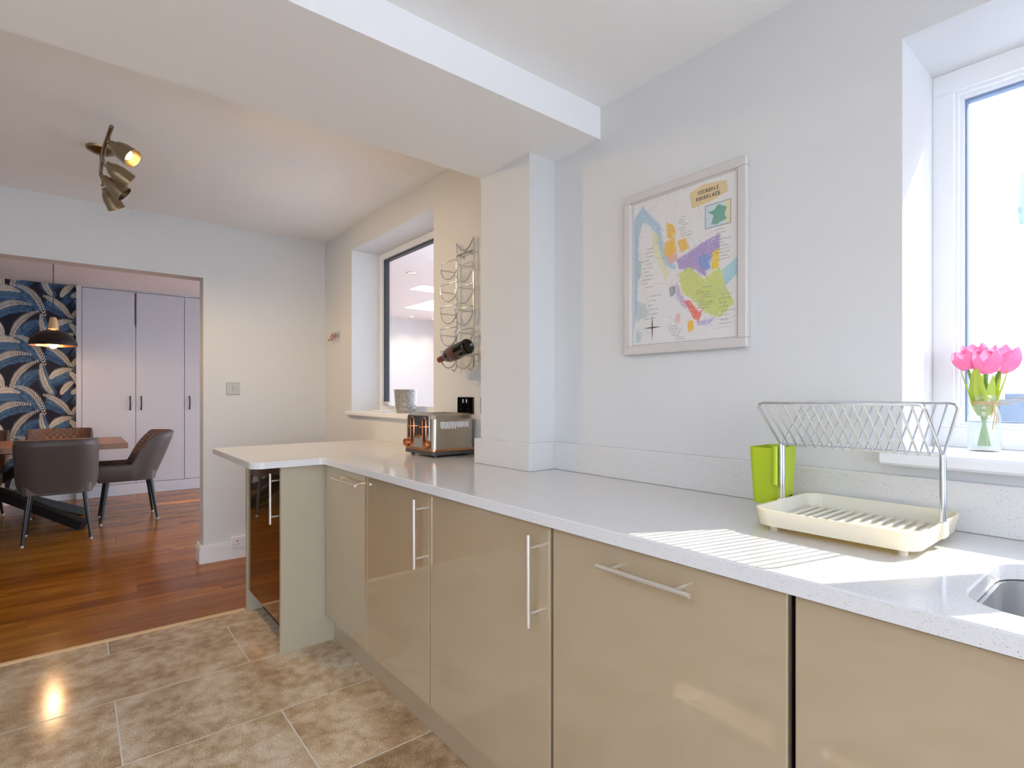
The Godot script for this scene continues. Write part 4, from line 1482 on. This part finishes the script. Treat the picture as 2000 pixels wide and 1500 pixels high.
	var spec := [[-0.047, 0.214, -0.008, 0.025, "pink tulip leaning out furthest towards the dish rack"], [-0.016, 0.208, 0.02, 0.03, "low front pink tulip in the middle of the jar"], [-0.004, 0.224, -0.02, 0.029, "tallest pink tulip at the back of the jar"], [0.016, 0.216, -0.006, 0.026, "pink tulip wedged between the tallest and the widest one"], [0.045, 0.212, 0.008, 0.033, "widest pink tulip, leaning away from the dish rack"]]
	var rr := RandomNumberGenerator.new()
	rr.seed = 9
	for s in spec:
		var tip: Vector3 = right * s[0] * 0.82 + toward * s[2] + V(0, s[1], 0)
		var foot := V(-tip.x * 0.28, 0.012, -tip.z * 0.28)
		var nk := tip * V(0.25, 0, 0.25) + V(0, 0.12, 0)
		var tu := thing("tulip", s[4], "flower", jp, 0, "pink tulips in the jar")
		var st := MB.new()
		var path := []
		for i in 9:
			var u := i / 8.0
			path.append(foot.lerp(nk, u).lerp(nk.lerp(tip, u), u))
		st.tube(path, 0.0035, 0.003, 8)
		part(tu, "stem", st, M.stem)
		var ax: Vector3 = (tip - nk).normalized()
		var bx := ax.cross(V(0, 0, 1)).normalized()
		var bs := Basis(bx, ax, bx.cross(ax))
		var R: float = s[3] * 0.92
		for k in 6:
			var pm := MB.new()
			var off := 0.0 if k < 3 else PI / 3
			var ra := R * (1.0 if k < 3 else 0.9)
			var a0 := TAU * k / 3 + off + rr.randf_range(-0.15, 0.15)
			var grid := []
			for v in 7:
				var f := v / 6.0
				var row := []
				var rad := ra * (0.25 + 0.95 * sin(PI * minf(1.0, f * 0.62 + 0.08))) * (1.0 - 0.18 * f)
				var half := (1.15 * sin(PI * clampf(f * 0.74 + 0.12, 0, 1)) + 0.04) * 0.95
				for h in 7:
					var g := (h - 3) / 3.0
					var an := a0 + g * half
					var y := -R * 0.75 + f * R * 2.1 - 0.42 * R * g * g * f + (rr.randf_range(-0.06, 0.06) * R if v == 6 else 0.0)
					row.append(tip + bs * V(cos(an) * rad, y, sin(an) * rad))
				grid.append(row)
			for v in 6:
				for h in 6:
					pm.quad(grid[v][h], grid[v + 1][h], grid[v + 1][h + 1], grid[v][h + 1], 1)
			part(tu, "petal", pm, M.petal)
		for k in 2:
			var lm := MB.new()
			var lo: Vector3 = (tip * V(1, 0, 1)).normalized().rotated(V(0, 1, 0), -0.5 + 1.0 * k)
			var lb := nk * V(1, 0, 1) + V(0, 0.085, 0)
			var sd := lo.cross(V(0, 1, 0)).normalized()
			var lg := []
			var hh: float = s[1] - 0.088 - 0.02 * k
			for v in 11:
				var f := v / 10.0
				var cc: Vector3 = lb + lo * (0.002 + (0.036 - 0.012 * k) * f) + V(0, hh * f, 0)
				var hw := 0.0125 * sin(PI * pow(clampf(f * 0.96 + 0.02, 0, 1), 0.8))
				lg.append([cc - sd * hw + lo * hw * 0.3, cc, cc + sd * hw + lo * hw * 0.3])
			for v in 10:
				for h in 2:
					lm.quad(lg[v][h], lg[v][h + 1], lg[v + 1][h + 1], lg[v + 1][h], 1)
			part(tu, "leaf", lm, M.leaf)

# ---------------------------------------------------------------- outside
func outside() -> void:
	var m := MB.new()
	m.box(V(-40, -0.4, -40), V(40, -0.21, 40))
	struct("ground", "pale paved ground outside", m, M.patio)
	m = MB.new()
	m.box(V(1.87, -0.2, -0.9), V(9.0, 5.2, -0.62))
	struct("wall_outside", "sunlit white rendered house wall seen through the window", m, M.render)
	m = MB.new()  # unseen house added to cut sky light at the window
	m.box(V(7.6, -0.2, -0.2), V(13.0, 6.0, 16.0))
	struct("added_house", "unseen brick house added beyond the fence to block sky light", m, M.brick)
	var t := thing("garden_fence", "low blue-grey boarded fence in the shade outside the window", "fence", V(3.95, -0.21, 0.9))
	for i in 9:
		m = MB.new()
		var y := 0.03 + i * 0.152
		m.box(V(-0.012, y, -1.51), V(0.012, y + 0.142, 1.5), 0.003)
		part(t, "board", m, M.fence_light if i == 6 else M.fence)
	for z in [-1.45, -0.6, 0.4, 1.4]:
		m = MB.new()
		m.box(V(0.012, 0.0, z - 0.04), V(0.09, 1.42, z + 0.04), 0.004)
		part(t, "post", m, M.fence)
	m = MB.new()  # flat blue plate drawn in place of a shadow on the wall
	m.prism(PackedVector2Array([Vector2(-0.06, -0.05), Vector2(0.02, -0.14), Vector2(0.3, 0.0), Vector2(0.3, 0.22), Vector2(0.06, 0.2)]), 0.0, 0.02, Transform3D(Basis(V(1, 0, 0), V(0, 0, 1), V(0, 1, 0)), V(4.62, 2.42, -0.62)))
	single("wall_shadow_plate", "pale blue plate standing in for a shadow high on the white wall outside", "shadow_plate", m, M.shadow_plate)
